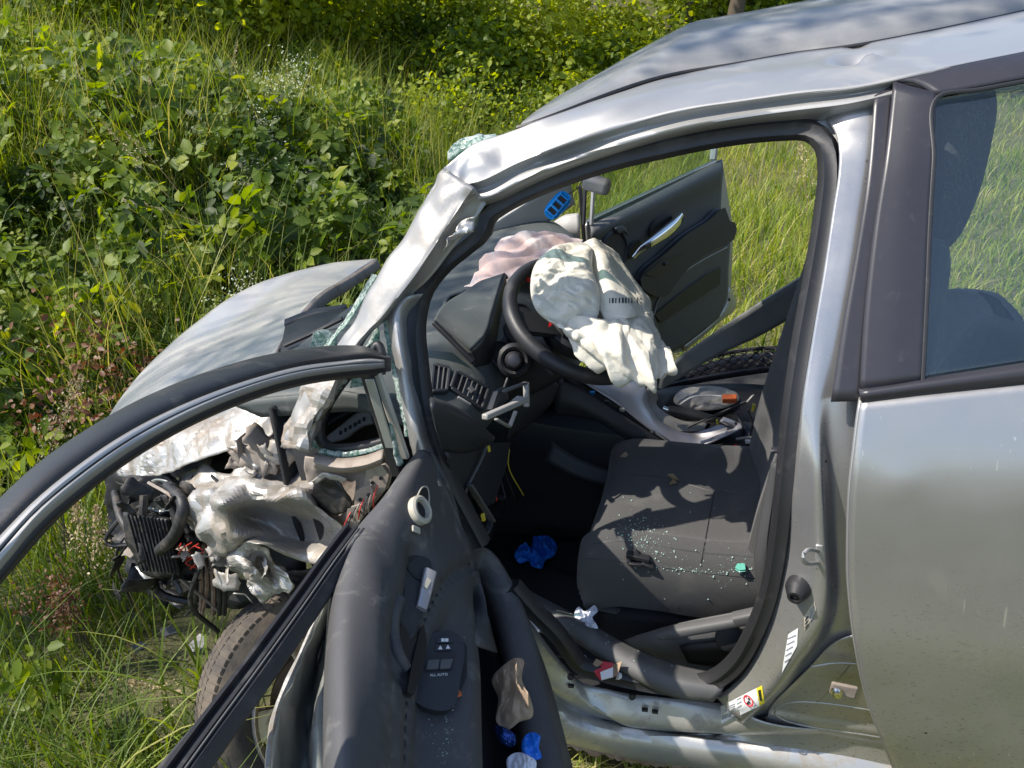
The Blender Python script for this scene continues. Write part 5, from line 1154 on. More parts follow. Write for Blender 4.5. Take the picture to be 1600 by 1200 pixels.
# ---- passenger door, swung open on the far side
pd = sub('passenger_door', car)
ph = Vector((.80, .80, 0)); pn = Vector((.87, -.49, .0)).normalized()
def PD(pts, off=0.): return [onplane(p[0], p[1], ph+pn*(p[2] if len(p) > 2 else off), pn) for p in pts]
loft('trim_panel', [PD([(922, 352, -.01), (960, 336, -.01), (1020, 306, -.01), (1080, 275, -.01), (1127, 250, -.01)]), PD([(924, 364), (962, 345), (1022, 316), (1080, 286), (1129, 262)], .02), PD([(928, 392), (966, 375), (1025, 348), (1082, 320), (1126, 300)], .0), PD([(940, 425), (985, 410), (1040, 385), (1090, 360), (1126, 332)], .0), PD([(950, 460), (1000, 445), (1050, 420), (1095, 395), (1138, 360)], .01), PD([(970, 500), (1015, 490), (1060, 468), (1100, 440), (1137, 420)], .0), PD([(990, 540), (1030, 535), (1060, 525), (1098, 500), (1134, 468)], -.02), PD([(1000, 560), (1035, 556), (1066, 540), (1100, 515), (1122, 496)], -.03)], 'grey_plastic', pd, 40, 6, False, .01)
o = plate('armrest', PD([(1123, 326), (1130, 346), (1141, 352), (1139, 368), (1110, 386), (1080, 404), (1048, 437), (1034, 458), (1008, 456), (992, 440), (995, 430), (1030, 398), (1064, 368), (1100, 345)], .018), 'dark_plastic', pd, pn*.03, 40, .006)
plate('switch_plate', PD([(1008, 428), (1035, 406), (1070, 396), (1050, 418), (1020, 432)], .05), 'black_plastic', o, pn*.003, 0, .002)
box('window_switch', onplane(1040, 412, ph+pn*.056, pn), (.02, .012, .01), 'dark_plastic', o, axes(pn), .002)
plate('pocket', PD([(1024, 492), (1060, 462), (1100, 432), (1126, 418), (1125, 444), (1100, 460), (1062, 484), (1034, 504)], .016), 'black_plastic', pd, -pn*.006, 0, .002)
tube('pocket_piping', PD([(1022, 492), (1028, 470), (1045, 445), (1070, 424), (1100, 405), (1136, 386)], .014), .004, 'light_plastic', pd, 24, 6)
plate('handle_recess', PD([(1016, 362), (1022, 348), (1036, 339), (1050, 340), (1052, 350), (1036, 362), (1018, 370)], .018), 'black_plastic', pd, -pn*.004, 24, .002)
plate('handle_recess', PD([(982, 396), (988, 382), (998, 376), (1002, 384), (994, 398), (986, 404)], .018), 'black_plastic', pd, -pn*.004, 20, .002)
hnd = sweep('door_handle', PD([(989, 402, .03), (1000, 390, .045), (1018, 378, .06), (1040, 362, .062), (1056, 348, .05), (1062, 340, .03)]), rect(.036, .026, .011), 'chrome', pd, 24, ref=tuple(pn), scale=lambda u: .55+.75*math.sin(min(1, u*1.25)*math.pi*.62))
box('lock_tab', onplane(1013, 384, ph+pn*.072, pn), (.030, .018, .006), 'black_plastic', hnd, axes(pn), .002)
disc('speaker_pod', onplane(955, 392, ph+pn*.006, pn), pn, [(.085, 0), (.082, .016), (.072, .022), (.066, .014), (0, .010)], 'dark_plastic', pd, 32)
loft('tweeter_cap', [PD([(960, 356), (970, 352), (977, 356)], .03), PD([(965, 366), (974, 362), (980, 366)], .03)], 'grey_plastic', pd, 8, 3, False, .01)
loft('door_edge', [PD([(1137, 448), (1133, 474), (1118, 498), (1066, 542)], -.04), PD([(1142, 452), (1149, 478), (1124, 502), (1070, 548)], -.05)], 'silver', pd, 20, 3, False, .01)
disc('door_bolt', onplane(1139, 468, ph-pn*.036, pn), pn, [(.008, 0), (.008, .004), (0, .005)], 'black_plastic', pd, 10)
beam('window_post', onplane(924, 352, ph, pn), onplane(930, 240, ph, pn), .012, .014, 'silver', pd, pn)
beam('window_post', onplane(912, 352, ph-pn*.03, pn), onplane(916, 240, ph-pn*.03, pn), .010, .014, 'black_plastic', pd, pn)
beam('window_post', onplane(1114, 250, ph-pn*.02, pn), onplane(1124, 170, ph-pn*.02, pn), .016, .03, 'silver', pd, pn)
plate('window_pane', PD([(926, 350), (1118, 250), (1126, 140), (935, 200)], -.03), 'clear_glass', pd, pn*.004, 0, 0)
sweep('window_frame', PD([(930, 235), (1000, 190), (1060, 165), (1126, 150)], -.02), rect(.03, .03, .006), 'black_trim', pd, 12, ref=tuple(pn))
plate('door_shell', PD([(920, 350), (1127, 252), (1144, 360), (1140, 470), (1110, 510), (1070, 545), (1000, 560), (930, 450)], -.05), 'silver', pd, -pn*.03, 0, .01)
# ================================================================= DRIVER'S DOOR (swung wide open towards the camera)
dd_ = sub('driver_door', car)
R1 = ZR([(655, 703, .935), (632, 732, .925), (600, 778, .915), (560, 825, .905), (535, 870, .898), (524, 920, .892), (520, 980, .886), (518, 1060, .88), (516, 1200, .87), (512, 1340, .86)])
R0 = [p+Vector((-.02, 0, -.035)) for p in R1]
R2 = ZR([(664, 704, .937), (646, 734, .930), (616, 785, .920), (582, 832, .910), (558, 880, .904), (548, 930, .898), (543, 1000, .892), (541, 1080, .887), (540, 1200, .88), (536, 1340, .87)])
R3 = ZR([(672, 710, .925), (664, 755, .900), (646, 808, .885), (626, 862, .870), (610, 925, .858), (602, 990, .848), (597, 1060, .838), (594, 1130, .828), (592, 1200, .818), (588, 1340, .80)])
R3b = ZR([(682, 722, .905), (684, 765, .865), (682, 815, .835), (676, 870, .812), (664, 930, .795), (650, 990, .782), (640, 1060, .770), (634, 1130, .760), (632, 1200, .750), (626, 1340, .74)])
R4 = ZR([(690, 742, .885), (702, 790, .82), (712, 830, .78), (712, 880, .75), (703, 930, .735), (688, 980, .722), (668, 1040, .712), (655, 1100, .705), (648, 1200, .70), (640, 1340, .69)])
R5 = ZR([(700, 772, .84), (720, 820, .77), (733, 852, .72), (733, 900, .69), (736, 960, .68), (739, 1030, .675), (740, 1110, .668), (740, 1200, .66), (735, 1340, .65)])
R6 = [p+Vector((-.03, .02, -.15)) for p in R5]
_g = loft('trim_panel', [R0, R1, R2, R3, R3b, R4, R5, R6], None, None, 70, 7); _t = bvh(_g); bpy.data.objects.remove(_g)
cup = cr(HR(_t, [(655, 872), (650, 920), (640, 960), (628, 1000), (626, 1040)]), 14); step = cr(HR(_t, [(735, 880), (700, 905), (672, 950), (655, 1000), (640, 1060), (634, 1130), (632, 1200), (628, 1300)]), 30)
edge = cr(HR(_t, [(560, 850), (580, 900), (590, 960), (592, 1040), (590, 1120), (588, 1200), (585, 1300)]), 20)
dirp = (CAM-hit(_t, 660, 950)).normalized()
def trimd(p, u, v):
    P_ = Vector(p); dc = min((P_-Vector(c)).length for c in cup); ds = min((P_-Vector(c)).length for c in step); de = min((P_-Vector(c)).length for c in edge)
    d = -.022*math.exp(-(dc/.030)**2)-.010*math.exp(-(ds/.010)**2)+.004*math.exp(-((ds-.03)/.02)**2)+.006*math.exp(-(de/.028)**2)
    return TS*(d)+.0012*fbm(p, 8, 2, 3)
G_ = loftgrid([R0, R1, R2, R3, R3b, R4, R5, R6], 70, 7); N_ = gridn(G_); TS = 1 if Vector(N_[25, 35]).dot(dirp) > 0 else -1
tp = loft('trim_panel', [R0, R1, R2, R3, R3b, R4, R5, R6], 'door_trim', dd_, 130, 10, False, .003, trimd, off=0, ang=50)
tt_ = bvh(tp)
# wrap-round flange towards the hinge
loft('hinge_flange', [ZR([(672, 706, .93), (690, 742, .88), (704, 776, .83), (716, 812, .775), (733, 846, .72)]), ZR([(682, 712, .91), (700, 748, .86), (713, 782, .81), (728, 818, .75), (737, 846, .715)]), ZR([(684, 722, .87), (702, 760, .82), (715, 795, .77), (728, 835, .71), (735, 858, .69)])], 'door_trim', dd_, 24, 4, False, .004)
# map pocket: outer wall and dark bottom
pw0 = ZR([(728, 856, .71), (752, 872, .665), (776, 930, .60), (795, 1010, .555), (808, 1080, .53), (822, 1150, .51), (836, 1215, .50), (850, 1340, .49)])
pw1 = ZR([(735, 850, .715), (764, 862, .675), (796, 912, .615), (826, 990, .56), (846, 1070, .52), (862, 1140, .50), (876, 1205, .49), (895, 1340, .48)])
pw2 = ZR([(740, 852, .70), (772, 868, .65), (806, 925, .57), (836, 1010, .50), (856, 1085, .46), (872, 1150, .44), (886, 1215, .43), (905, 1340, .42)])
pw3 = [p+Vector((.01, .02, -.12)) for p in pw2]
loft('pocket_wall', [[p+Vector((-.02, 0, -.10)) for p in pw0], pw0, pw1, pw2, pw3], 'door_trim', dd_, 60, 6, False, .004, lambda p, u, v: .002*fbm(p, 9, 2, 3))
loft('pocket_floor', [R6, [Vector(a).lerp(Vector(b), .5)+Vector((0, 0, -.02)) for a, b in zip(cr(R6, 9), cr([p+Vector((-.02, 0, -.10)) for p in pw0], 9))], [p+Vector((-.02, 0, -.10)) for p in pw0]], 'black_plastic', dd_, 24, 4, False, .004)
loft('pocket_step', [HR(tt_, [(735, 895), (738, 940), (740, 990), (742, 1010)], .002), ZR([(746, 890, .66), (756, 930, .63), (768, 990, .60), (776, 1020, .585)])], 'door_trim', dd_, 14, 3, False, .004)
# tweeter hole with broken retaining ring
q = hit(tt_, 652, 799, .002); n_ = hitn(tt_, 652, 799)
tw = disc('tweeter_ring', q, n_, [(.026, -.002), (.026, .010), (.022, .013), (.017, .012), (.016, .003)], 'cream_plastic', dd_, 28, cap=False)
disc('tweeter_hole', q, n_, [(.017, 0), (.017, .003), (0, .003)], 'black_plastic', dd_, 24)
beam('ring_tab', hit(tt_, 640, 826, .006), hit(tt_, 652, 830, .006), .012, .004, 'cream_plastic', dd_, n_)
plate('sail_slot', HR(tt_, [(652, 772), (662, 762), (668, 770), (665, 792), (655, 782)], .002), 'black_plastic', dd_, n_*.002, 0, 0)
tube('slot_edge', HR(tt_, [(650, 776), (658, 762), (665, 762), (668, 790), (664, 810)], .003), .0018, 'cream_plastic', dd_, 18, 6)
# inner handle in its cup
n_ = hitn(tt_, 655, 930)
plate('handle_cup', HR(tt_, [(640, 880), (652, 872), (668, 878), (672, 900), (664, 935), (650, 975), (636, 1000), (625, 985), (628, 940)], .003), 'dark_plastic', dd_, n_*.003, 40, .002)
disc('lock_hole', hit(tt_, 652, 890, .004), n_, [(.024, 0), (.024, .004), (.019, .004), (.016, -.004), (0, -.004)], 'black_plastic', dd_, 24)
hd_ = sweep('inner_handle', HR(tt_, [(668, 897), (664, 915), (658, 938), (652, 956)], .010), rect(.020, .010, .003), 'silver_plastic', dd_, 16, ref=tuple(n_), scale=lambda u: 1.15-.25*u)
box('handle_inset', hit(tt_, 661, 918, .0155), (.010, .022, .002), 'cream_plastic', hd_, axes(n_, (0, 1, 0)), .001)
plate('grip_opening', HR(tt_, [(622, 985), (632, 960), (645, 975), (648, 1010), (642, 1035), (626, 1035), (618, 1015)], .004), 'black_plastic', dd_, n_*.002, 30, .001)
sweep('pull_grip', HR(tt_, [(622, 936), (614, 962), (613, 992), (620, 1022), (632, 1046)], .001), rect(.020, .020, .008), 'door_trim', dd_, 20, ref=tuple(n_))
plate('broken_escutcheon', HR(tt_, [(636, 1045), (648, 1000), (656, 985), (658, 1010), (650, 1055), (638, 1090), (628, 1085)], .006), 'black_plastic', dd_, n_*.006, 0, .002)
# switch pack, a flat plate set on the armrest
def avn(pts): 
    v_ = Vector()
    for q_ in pts: v_ += hitn(tt_, *q_)
    return v_.normalized()
n_ = (avn([(690, 1000), (700, 1050), (680, 1090), (670, 1040), (710, 1030)])+Vector((.1, -.1, .5))).normalized()
s0_ = hit(tt_, 685, 1050, .006); h0_ = max((hit(tt_, *q_)-s0_).dot(n_) for q_ in ((672, 1000), (714, 1000), (716, 1050), (660, 1090), (700, 1100)))
def SPQ(px, up): return [onplane(x, y, s0_+n_*(h0_+up), n_) for x, y in px]
sp = plate('switch_panel', SPQ([(670, 997), (690, 988), (712, 991), (722, 1008), (717, 1058), (705, 1103), (692, 1108), (656, 1098), (646, 1087), (654, 1048)], .004), 'dark_plastic', dd_, -n_*.02, 48, .003)
def spq(name, px, mat, up, h): return plate(name, SPQ(px, .004+up+h), mat, sp, -n_*(h+.001), 0, .0008)
spq('mirror_switch', [(684, 997), (709, 996), (707, 1003), (683, 1004)], 'black_trim', 0, .003)
spq('lock_switch', [(682, 1008), (707, 1007), (705, 1015), (681, 1016)], 'black_trim', 0, .003)
spq('switch_well', [(675, 1022), (712, 1020), (706, 1046), (666, 1048)], 'black_plastic', 0, .001)
spq('window_switch', [(670, 1032), (686, 1031), (684, 1044), (667, 1045)], 'grey_plastic', .001, .004)
spq('window_switch', [(690, 1031), (707, 1030), (703, 1043), (688, 1044)], 'grey_plastic', .001, .004)
def lettering(name, body, size, px0, px1, pxc, mat, parent, up):
    tc = bpy.data.curves.new('lettering', 'FONT'); tc.body = body; tc.size = size; tc.align_x = 'CENTER'; tc.extrude = .0002; tc.resolution_u = 2
    to = bpy.data.objects.new('lettering', tc); COL.objects.link(to); bpy.context.view_layer.update()
    me = bpy.data.meshes.new_from_object(to.evaluated_get(bpy.context.evaluated_depsgraph_get())); bpy.data.objects.remove(to); bpy.data.curves.remove(tc)
    a_, b_, c_ = SPQ([px0, px1, pxc], up); xa = (b_-a_).normalized(); ya = n_.cross(xa).normalized(); xa = ya.cross(n_)
    me.transform(Matrix(((xa.x, ya.x, n_.x, c_.x), (xa.y, ya.y, n_.y, c_.y), (xa.z, ya.z, n_.z, c_.z), (0, 0, 0, 1))))
    me.materials.clear(); return link(name, me, mat, parent)
lettering('printed_text', 'ALL AUTO', .0062, (668, 1053), (704, 1051), (686, 1056), 'white_plastic', sp, .0045)
for (x, y) in ((692, 1000), (698, 1000)): spq('printed_mark', [(x-2, y-2), (x+2, y-2), (x+2, y+2), (x-2, y+2)], 'white_plastic', .003, .0004)
for (x, y) in ((688, 1012), (700, 1011)): spq('printed_mark', [(x-2.5, y+2), (x, y-2.5), (x+2.5, y+2)], 'white_plastic', .003, .0004)
plate('panel_gap', HR(tt_, [(722, 1005), (728, 1012), (728, 1060), (718, 1084), (708, 1096), (716, 1060)], .003), 'black_plastic', dd_, n_*.002, 0, 0)
tube('panel_gap_line', HR(tt_, [(735, 880), (700, 905), (672, 950), (655, 1000), (640, 1060), (634, 1130), (632, 1200), (628, 1300)], -.001), .0022, 'black_plastic', dd_, 60, 5)
# ---- upper frame: rubber outside, bright channel inside
FO = [(-260, 1080), (-120, 910), (0, 787), (60, 731), (130, 681), (200, 639), (270, 606), (340, 580), (410, 560), (470, 549), (530, 543), (575, 546), (598, 557)]
FM = [(-260, 1150), (-120, 968), (0, 838), (60, 778), (130, 722), (200, 676), (270, 640), (340, 611), (410, 588), (470, 573), (530, 565), (580, 561), (600, 563)]
FI = [(-260, 1215), (-120, 1030), (0, 888), (60, 817), (130, 757), (200, 706), (270, 665), (340, 632), (410, 606), (470, 590), (530, 581), (575, 577), (600, 574)]
mid_ = lambda a, b, t: [(p[0]+(q[0]-p[0])*t, p[1]+(q[1]-p[1])*t) for p, q in zip(a, b)]
loft('frame_rubber', [XR(FO, .705), XR(mid_(FO, FM, .35), .738), XR(mid_(FO, FM, .8), .755), XR(FM, .757)], 'rubber', dd_, 70, 4, False, .008)
loft('window_frame', [XR(FM, .757), XR(mid_(FM, FI, .28), .768), XR(mid_(FM, FI, .36), .758), XR(mid_(FM, FI, .55), .762), XR(mid_(FM, FI, .62), .772), XR(FI, .770)], 'silver', dd_, 70, 5, False, .004, ang=60)
loft('glass_channel', [XR(FI, .768), XR([(p[0], p[1]+7) for p in FI], .755)], 'black_plastic', dd_, 60, 2, False, .012)
sweep('frame_back', XR(mid_(FM, FI, .5), .728), rect(.03, .03, .005), 'black_trim', dd_, 50, ref=(1, 0, 0))
sweep('rear_frame_post', [XR([(-255, 1145)], .74)[0], (.74, -1.74, 1.20), (.74, -1.78, 1.02), (.74, -1.78, .86)], rect(.05, .06, .01), 'black_trim', dd_, 14, ref=(1, 0, 0))
# front sash of the door window
beam('sash', U(572, 582, X=.745), U(622, 742, X=.745), .016, .02, 'rubber', dd_, (1, 0, 0))
beam('sash_felt', U(588, 580, X=.757), U(634, 716, X=.757), .010, .016, 'cream_felt', dd_, (1, 0, 0))
beam('sash_edge', U(577, 592, X=.752), U(610, 700, X=.752), .004, .018, 'silver_inner', dd_, (1, 0, 0))
loft('sash_glass', [XR([(608, 660), (614, 690), (622, 728)], .762), XR([(614, 668), (620, 694), (628, 724)], .762)], 'broken_glass', dd_, 12, 3, False, .006, lambda p, u, v: .005*fbm(p, 80, 2, 1))
# ---- belt weatherstrips, torn loose
bp = ZR([(556, 826, .912), (520, 874, .908), (470, 945, .905), (400, 1042, .902), (320, 1150, .90), (240, 1262, .90), (170, 1370, .90)])
sweep('belt_strip', bp, [(-.028, -.006), (-.016, .008), (-.013, .008), (-.010, -.002), (-.006, -.002), (-.003, .007), (.002, .007), (.006, -.003), (.010, -.003), (.013, .006), (.018, .006), (.022, -.006), (.018, -.016), (-.026, -.016)], 'rubber', dd_, 60, ref=(.3, -.3, 1), ang=30)
beam('belt_flange', U(492, 932, Z=.885), U(255, 1215, Z=.875), .030, .008, 'rubber', dd_, (.2, -.2, 1))
tube('strip_wire', [p+Vector((.014, -.012, .010)) for p in bp], .0016, 'grey_plastic', dd_, 50, 6)
# ---- buckled outer shell
o0 = ZR([(520, 906, .85), (500, 955, .835), (476, 1012, .82), (455, 1058, .81), (434, 1108, .80), (424, 1160, .795), (420, 1230, .79), (414, 1340, .78)])
o1 = ZR([(522, 915, .82), (510, 960, .80), (490, 1015, .78), (472, 1062, .765), (458, 1112, .75), (450, 1165, .74), (446, 1230, .73), (440, 1340, .72)])
o2 = ZR([(522, 925, .80), (513, 970, .75), (500, 1020, .72), (490, 1065, .70), (482, 1115, .69), (478, 1165, .69), (474, 1230, .68), (468, 1340, .67)])
o3 = ZR([(523, 930, .82), (518, 975, .80), (512, 1025, .79), (506, 1070, .785), (500, 1115, .78), (498, 1165, .78), (495, 1230, .77), (490, 1340, .76)])
o4 = ZR([(523, 935, .80), (519, 980, .78), (518, 1025, .77), (517, 1070, .76), (516, 1115, .76), (515, 1165, .76), (514, 1230, .75), (510, 1340, .74)])
loft('outer_shell', [o0, o1, o2, o3, o4], 'silver_inner', dd_, 50, 7, False, .0025, lambda p, u, v: .008*(ridge(p, 15, 2, 3)-.5)*(1-.5*v))
tube('shell_lip', [Vector(p)+Vector((0, -.003, .003)) for p in o0], .004, 'silver_wreck', dd_, 50, 6, scale=lambda u: 1+.8*fbm((u*9, 0, 0), 1, 2, 2))
tube('trim_bead', ZR([(526, 890, .882), (520, 960, .876), (518, 1060, .868), (515, 1200, .86), (511, 1330, .85)]), .0035, 'cream_plastic', dd_, 40, 6)
loft('inner_skin', [[p+Vector((-.012, 0, -.02)) for p in R1], [p+Vector((-.035, 0, -.16)) for p in R1], [p+Vector((.02, .02, -.42)) for p in R1]], 'silver_inner', dd_, 30, 4, False, .003)
# glass dust lying on the trim
# ================================================================= LABELS ON THE BODY
bt = bvhm([cpil, silo, qsp])
def sticker(name, px, mat, parent, proud=.0025, n=5):
    A, B, C, D_ = px       # corners in order
    rows = []
    for j in range(n):
        v = j/(n-1); l = (A[0]+(D_[0]-A[0])*v, A[1]+(D_[1]-A[1])*v); r_ = (B[0]+(C[0]-B[0])*v, B[1]+(C[1]-B[1])*v)
        rows.append([hit(bt, l[0]+(r_[0]-l[0])*i/(n-1), l[1]+(r_[1]-l[1])*i/(n-1), proud) for i in range(n)])
    G = np.array([[list(p) for p in r_] for r_ in rows]); return gridmesh(name, G, mat, parent)
simple('label_white', (.70, .70, .69), .45, 0, .05); simple('label_grey', (.22, .23, .27), .5, 0, .25, 300); simple('label_tan', (.42, .38, .30), .5, 0, .2, 60)
simple('label_yellow', (.72, .60, .04), .45, 0, .05); simple('label_red', (.55, .03, .05), .45, 0, .05); simple('label_black', (.02, .02, .02), .5)
lb = sticker('warning_label', [(1126, 1104), (1184, 1074), (1187, 1101), (1128, 1130)], 'label_white', car)
for k in range(6):
    y0 = 1107+k*3.2; sticker('printed_line', [(1129, y0), (1150, y0-9), (1150, y0-7.3), (1129, y0+1.7)], 'label_grey', lb, .0032, 3)
for k in range(3):
    y0 = 1112-k*6; sticker('printed_line', [(1153, y0-8), (1160, y0-12), (1160, y0-10), (1153, y0-6)], 'label_grey', lb, .0032, 3)
sticker('yellow_label', [(1183, 1075), (1192, 1070), (1194, 1096), (1186, 1101)], 'label_yellow', car, .0028, 4)
sticker('printed_line', [(1186, 1078), (1190, 1076), (1191, 1092), (1188, 1094)], 'label_black', car, .0034, 3)
q = hit(bt, 1171, 1094, .0034); n_ = hitn(bt, 1171, 1094)
disc('no_entry_ring', q, n_, [(.0115, 0), (.0115, .0006), (.0090, .0006), (.0090, 0)], 'label_red', lb, 28, cap=False)
beam('no_entry_slash', hit(bt, 1166, 1086, .0036), hit(bt, 1176, 1101, .0036), .0018, .0006, 'label_red', lb, n_, 0)
disc('pictogram', hit(bt, 1172, 1091, .0034), n_, [(.0025, 0), (.0025, .0005), (0, .0005)], 'label_black', lb, 10)
beam('pictogram_body', hit(bt, 1172, 1094, .0034), hit(bt, 1168, 1099, .0034), .004, .0005, 'label_black', lb, n_, 0)
l2 = sticker('tyre_label', [(1233, 990), (1248, 980), (1246, 1008), (1222, 1050)], 'label_white', car)
for k in range(5): sticker('printed_line', [(1232-k*1.2, 996+k*9), (1245-k*2.6, 990+k*9), (1245-k*2.6, 992+k*9), (1232-k*1.2, 998+k*9)], 'label_grey', l2, .0032, 3)
l3 = sticker('identification_label', [(1257, 962), (1273, 938), (1276, 952), (1258, 984)], 'label_tan', car)
for k in range(3): sticker('printed_block', [(1259, 966+k*6), (1264, 960+k*6), (1264, 963+k*6), (1259, 970+k*6)], 'label_black', l3, .0032, 3)
for k in range(3): sticker('printed_block', [(1266, 956+k*6), (1272, 946+k*6), (1272, 948+k*6), (1266, 959+k*6)], 'label_grey', l3, .0032, 3)

# ================================================================= LOOSE THINGS IN AND ON THE CAR
# scuff plate levered off the sill
loft('loose_scuff_plate', [ZR([(800, 905, .40), (830, 925, .41), (900, 962, .41), (1000, 1018, .39), (1060, 1040, .38), (1138, 1056, .37)]), ZR([(806, 920, .415), (836, 942, .425), (904, 980, .425), (1000, 1038, .405), (1060, 1064, .395), (1130, 1076, .385)]), ZR([(812, 935, .40), (842, 958, .41), (906, 1000, .41), (1000, 1058, .39), (1058, 1082, .375), (1118, 1092, .365)]), ZR([(816, 945, .38), (846, 968, .39), (908, 1008, .39), (1000, 1066, .37), (1058, 1090, .36), (1114, 1096, .352)])], 'grey_plastic', None, 50, 5, False, .004)
o = bpy.data.objects['loose_scuff_plate']; tag(o, 'loose dark grey plastic sill trim lying along the driver door opening', 'trim strip')

def litter(name, label, cat, px, Z, mat, puff, amp, freq, seed, rings=10, k=48, rid=.7, tilt=(.1, -.45, .9)):
    pts = [U(x, y, Z=z) for x, y, z in [(p[0], p[1], p[2] if len(p) > 2 else Z) for p in px]]
    o = crumple(name, pts, mat, None, puff, amp, freq, seed, rings, k, view=tilt, rid=rid)
    return tag(o, label, cat)
litter('rubber_glove', 'crumpled bright blue disposable glove on the dark driver footwell mat', 'glove', [(804, 862), (818, 852), (828, 858), (836, 840), (856, 838), (869, 850), (866, 868), (852, 876), (846, 888), (830, 884), (826, 876), (812, 880)], .27, 'glove_blue', .016, .030, 55, 2, 30, 120)
litter('tissue', 'crumpled white tissue tucked between the seat base and the loose sill trim', 'tissue', [(897, 963), (904, 948), (914, 955), (929, 946), (934, 955), (926, 964), (934, 982), (920, 980), (906, 974)], .42, 'paper_white', .008, .016, 80, 3, 20, 80)
t_ = thing('torn_packet', 'torn red and white cardboard packet lying in the sill channel', 'packet')
plate('packet_face', ZR([(924, 1046, .385), (936, 1036, .39), (958, 1040, .395), (960, 1056, .385), (938, 1062, .38)]), 'label_red', t_, (0, 0, .006), 0, .001)
plate('packet_label', ZR([(938, 1052, .394), (958, 1044, .402), (958, 1058, .394), (940, 1063, .388)]), 'label_white', t_, (0, 0, .003), 0, 0)
plate('packet_flap', ZR([(957, 1040, .40), (972, 1034, .42), (964, 1058, .40), (957, 1055, .395)]), 'paper_brown', t_, (0, 0, .002), 0, 0)
plate('packet_flap', ZR([(924, 1042, .39), (932, 1030, .41), (942, 1036, .40), (934, 1042, .395)]), 'paper_brown', t_, (0, 0, .002), 0, 0)
t_ = thing('plastic_clip', 'white plastic cable clip standing beside the torn packet', 'clip')
box('clip_base', U(909, 1036, Z=.385), (.016, .018, .02), 'white_plastic', t_, axes((.1, -.2, 1)), .002)
beam('clip_arm', U(904, 1022, Z=.40), U(916, 1028, Z=.40), .006, .008, 'white_plastic', t_)
beam('clip_arm', U(905, 1022, Z=.40), U(908, 1034, Z=.39), .006, .008, 'white_plastic', t_)
o = tube('wiring_loom', [U(836, 968, Z=.36), U(862, 992, Z=.365), U(882, 1018, Z=.37), U(897, 1034, Z=.375)], .008, 'dark_plastic', None, 16, 10); tag(o, 'black taped wiring loom running along the open sill channel', 'cable')
o = tube('wiring_loom', [U(968, 1054, Z=.37), U(1000, 1056, Z=.365), U(1040, 1068, Z=.36)], .007, 'black_plastic', None, 12, 10); tag(o, 'short black cable emerging right of the torn packet', 'cable')
o = disc('plastic_plug', U(968, 1056, Z=.375), (-.6, -.5, .5), [(.008, 0), (.008, .008), (0, .009)], 'white_plastic', None, 14); tag(o, 'small round white plastic plug right of the torn packet', 'plug')
litter('tissue', 'small white paper scrap in the front end of the sill channel', 'paper', [(826, 972), (836, 964), (846, 974), (842, 988), (830, 986)], .40, 'paper_white', .008, .007, 80, 5, 12, 48)
# on the seat
t_ = thing('broken_bracket_piece', 'small black broken plastic bracket lying on the driver seat cushion', 'plastic piece')
for (a, b, wd, hh) in (((980, 866), (1016, 872), .016, .010), ((984, 878), (1004, 880), .014, .008), ((993, 858), (998, 874), .010, .012), ((1004, 876), (1022, 884), .016, .006), ((982, 862), (984, 880), .008, .010)):
    beam('bracket_rib', hit(cut, *a, .010), hit(cut, *b, .008), wd, hh, 'black_plastic', t_, (0, 0, 1), .0015)
t_ = thing('wood_chip', 'small tan splinter of wood on the back part of the driver seat', 'splinter')
plate('chip', HR(cut, [(1043, 746), (1052, 745), (1060, 754), (1050, 751)], .006), 'straw', t_, (0, 0, .004), 0, 0)
plate('chip', HR(cut, [(1052, 750), (1058, 757), (1046, 759)], .003), 'straw', t_, (0, 0, .003), 0, 0)
q = hit(cut, 1157, 887, .008)
o = plate('glass_chunk', [q+Vector(v) for v in ((-.010, -.004, 0), (-.006, .009, 0), (.007, .007, .003), (.009, -.009, .002), (-.002, -.010, 0))], 'glass_lump', None, (0, 0, .005), 0, .001); tag(o, 'large lump of green safety glass near the rear edge of the driver seat', 'glass')
rc = random.Random(9); crumbs = []
def crumb(p, s):
    a, b, c = axes((rc.gauss(0, .5), rc.gauss(0, .5), 1)); n0 = len(crumbs)
    crumbs.append([p+a*s*rc.uniform(.6, 1.2)+b*s*rc.uniform(-.4, .4), p+b*s*rc.uniform(.6, 1.1), p-a*s*rc.uniform(.6, 1.1), p-b*s*rc.uniform(.6, 1.), p+c*s*rc.uniform(.6, 1.1), p-c*s*.3])
def spray(tree, n, cx, cy, sx, sy, smin, smax, rot=0.):
    for _ in range(n):
        u, v = rc.gauss(0, 1)*sx, rc.gauss(0, 1)*sy
        x = cx+u*math.cos(rot)-v*math.sin(rot); y = cy+u*math.sin(rot)+v*math.cos(rot)
        d = ray(x, y).normalized(); loc, nn, i, dist = tree.ray_cast(CAM, d)
        if loc is not None: crumb(loc+Vector((0, 0, .001)), smin*.7+(smax*1.9-smin*.7)*rc.random()**4)
spray(cut, 300, 1006, 846, 26, 16, .0007, .0019, .6); spray(cut, 90, 990, 815, 24, 16, .0007, .0019)
spray(cut, 150, 1070, 891, 45, 3, .0007, .0018, .07); spray(cut, 150, 1150, 888, 34, 14, .0007, .0018); spray(cut, 110, 1080, 830, 90, 60, .0007, .0017)
spray(tt_, 160, 690, 960, 16, 34, .0005, .0010, -.3); spray(tt_, 260, 698, 1150, 5, 50, .0005, .0011, .12); spray(tt_, 80, 672, 1150, 10, 30, .0005, .0009)
spray(tt_, 120, 650, 900, 40, 60, .0004, .0008); spray(dt, 120, 720, 430, 30, 24, .0005, .0012); spray(bt, 40, 960, 1095, 60, 8, .0008, .0022)
sct = bvh(bpy.data.objects['loose_scuff_plate']); spray(sct, 140, 960, 1000, 60, 22, .0007, .0018, .5)
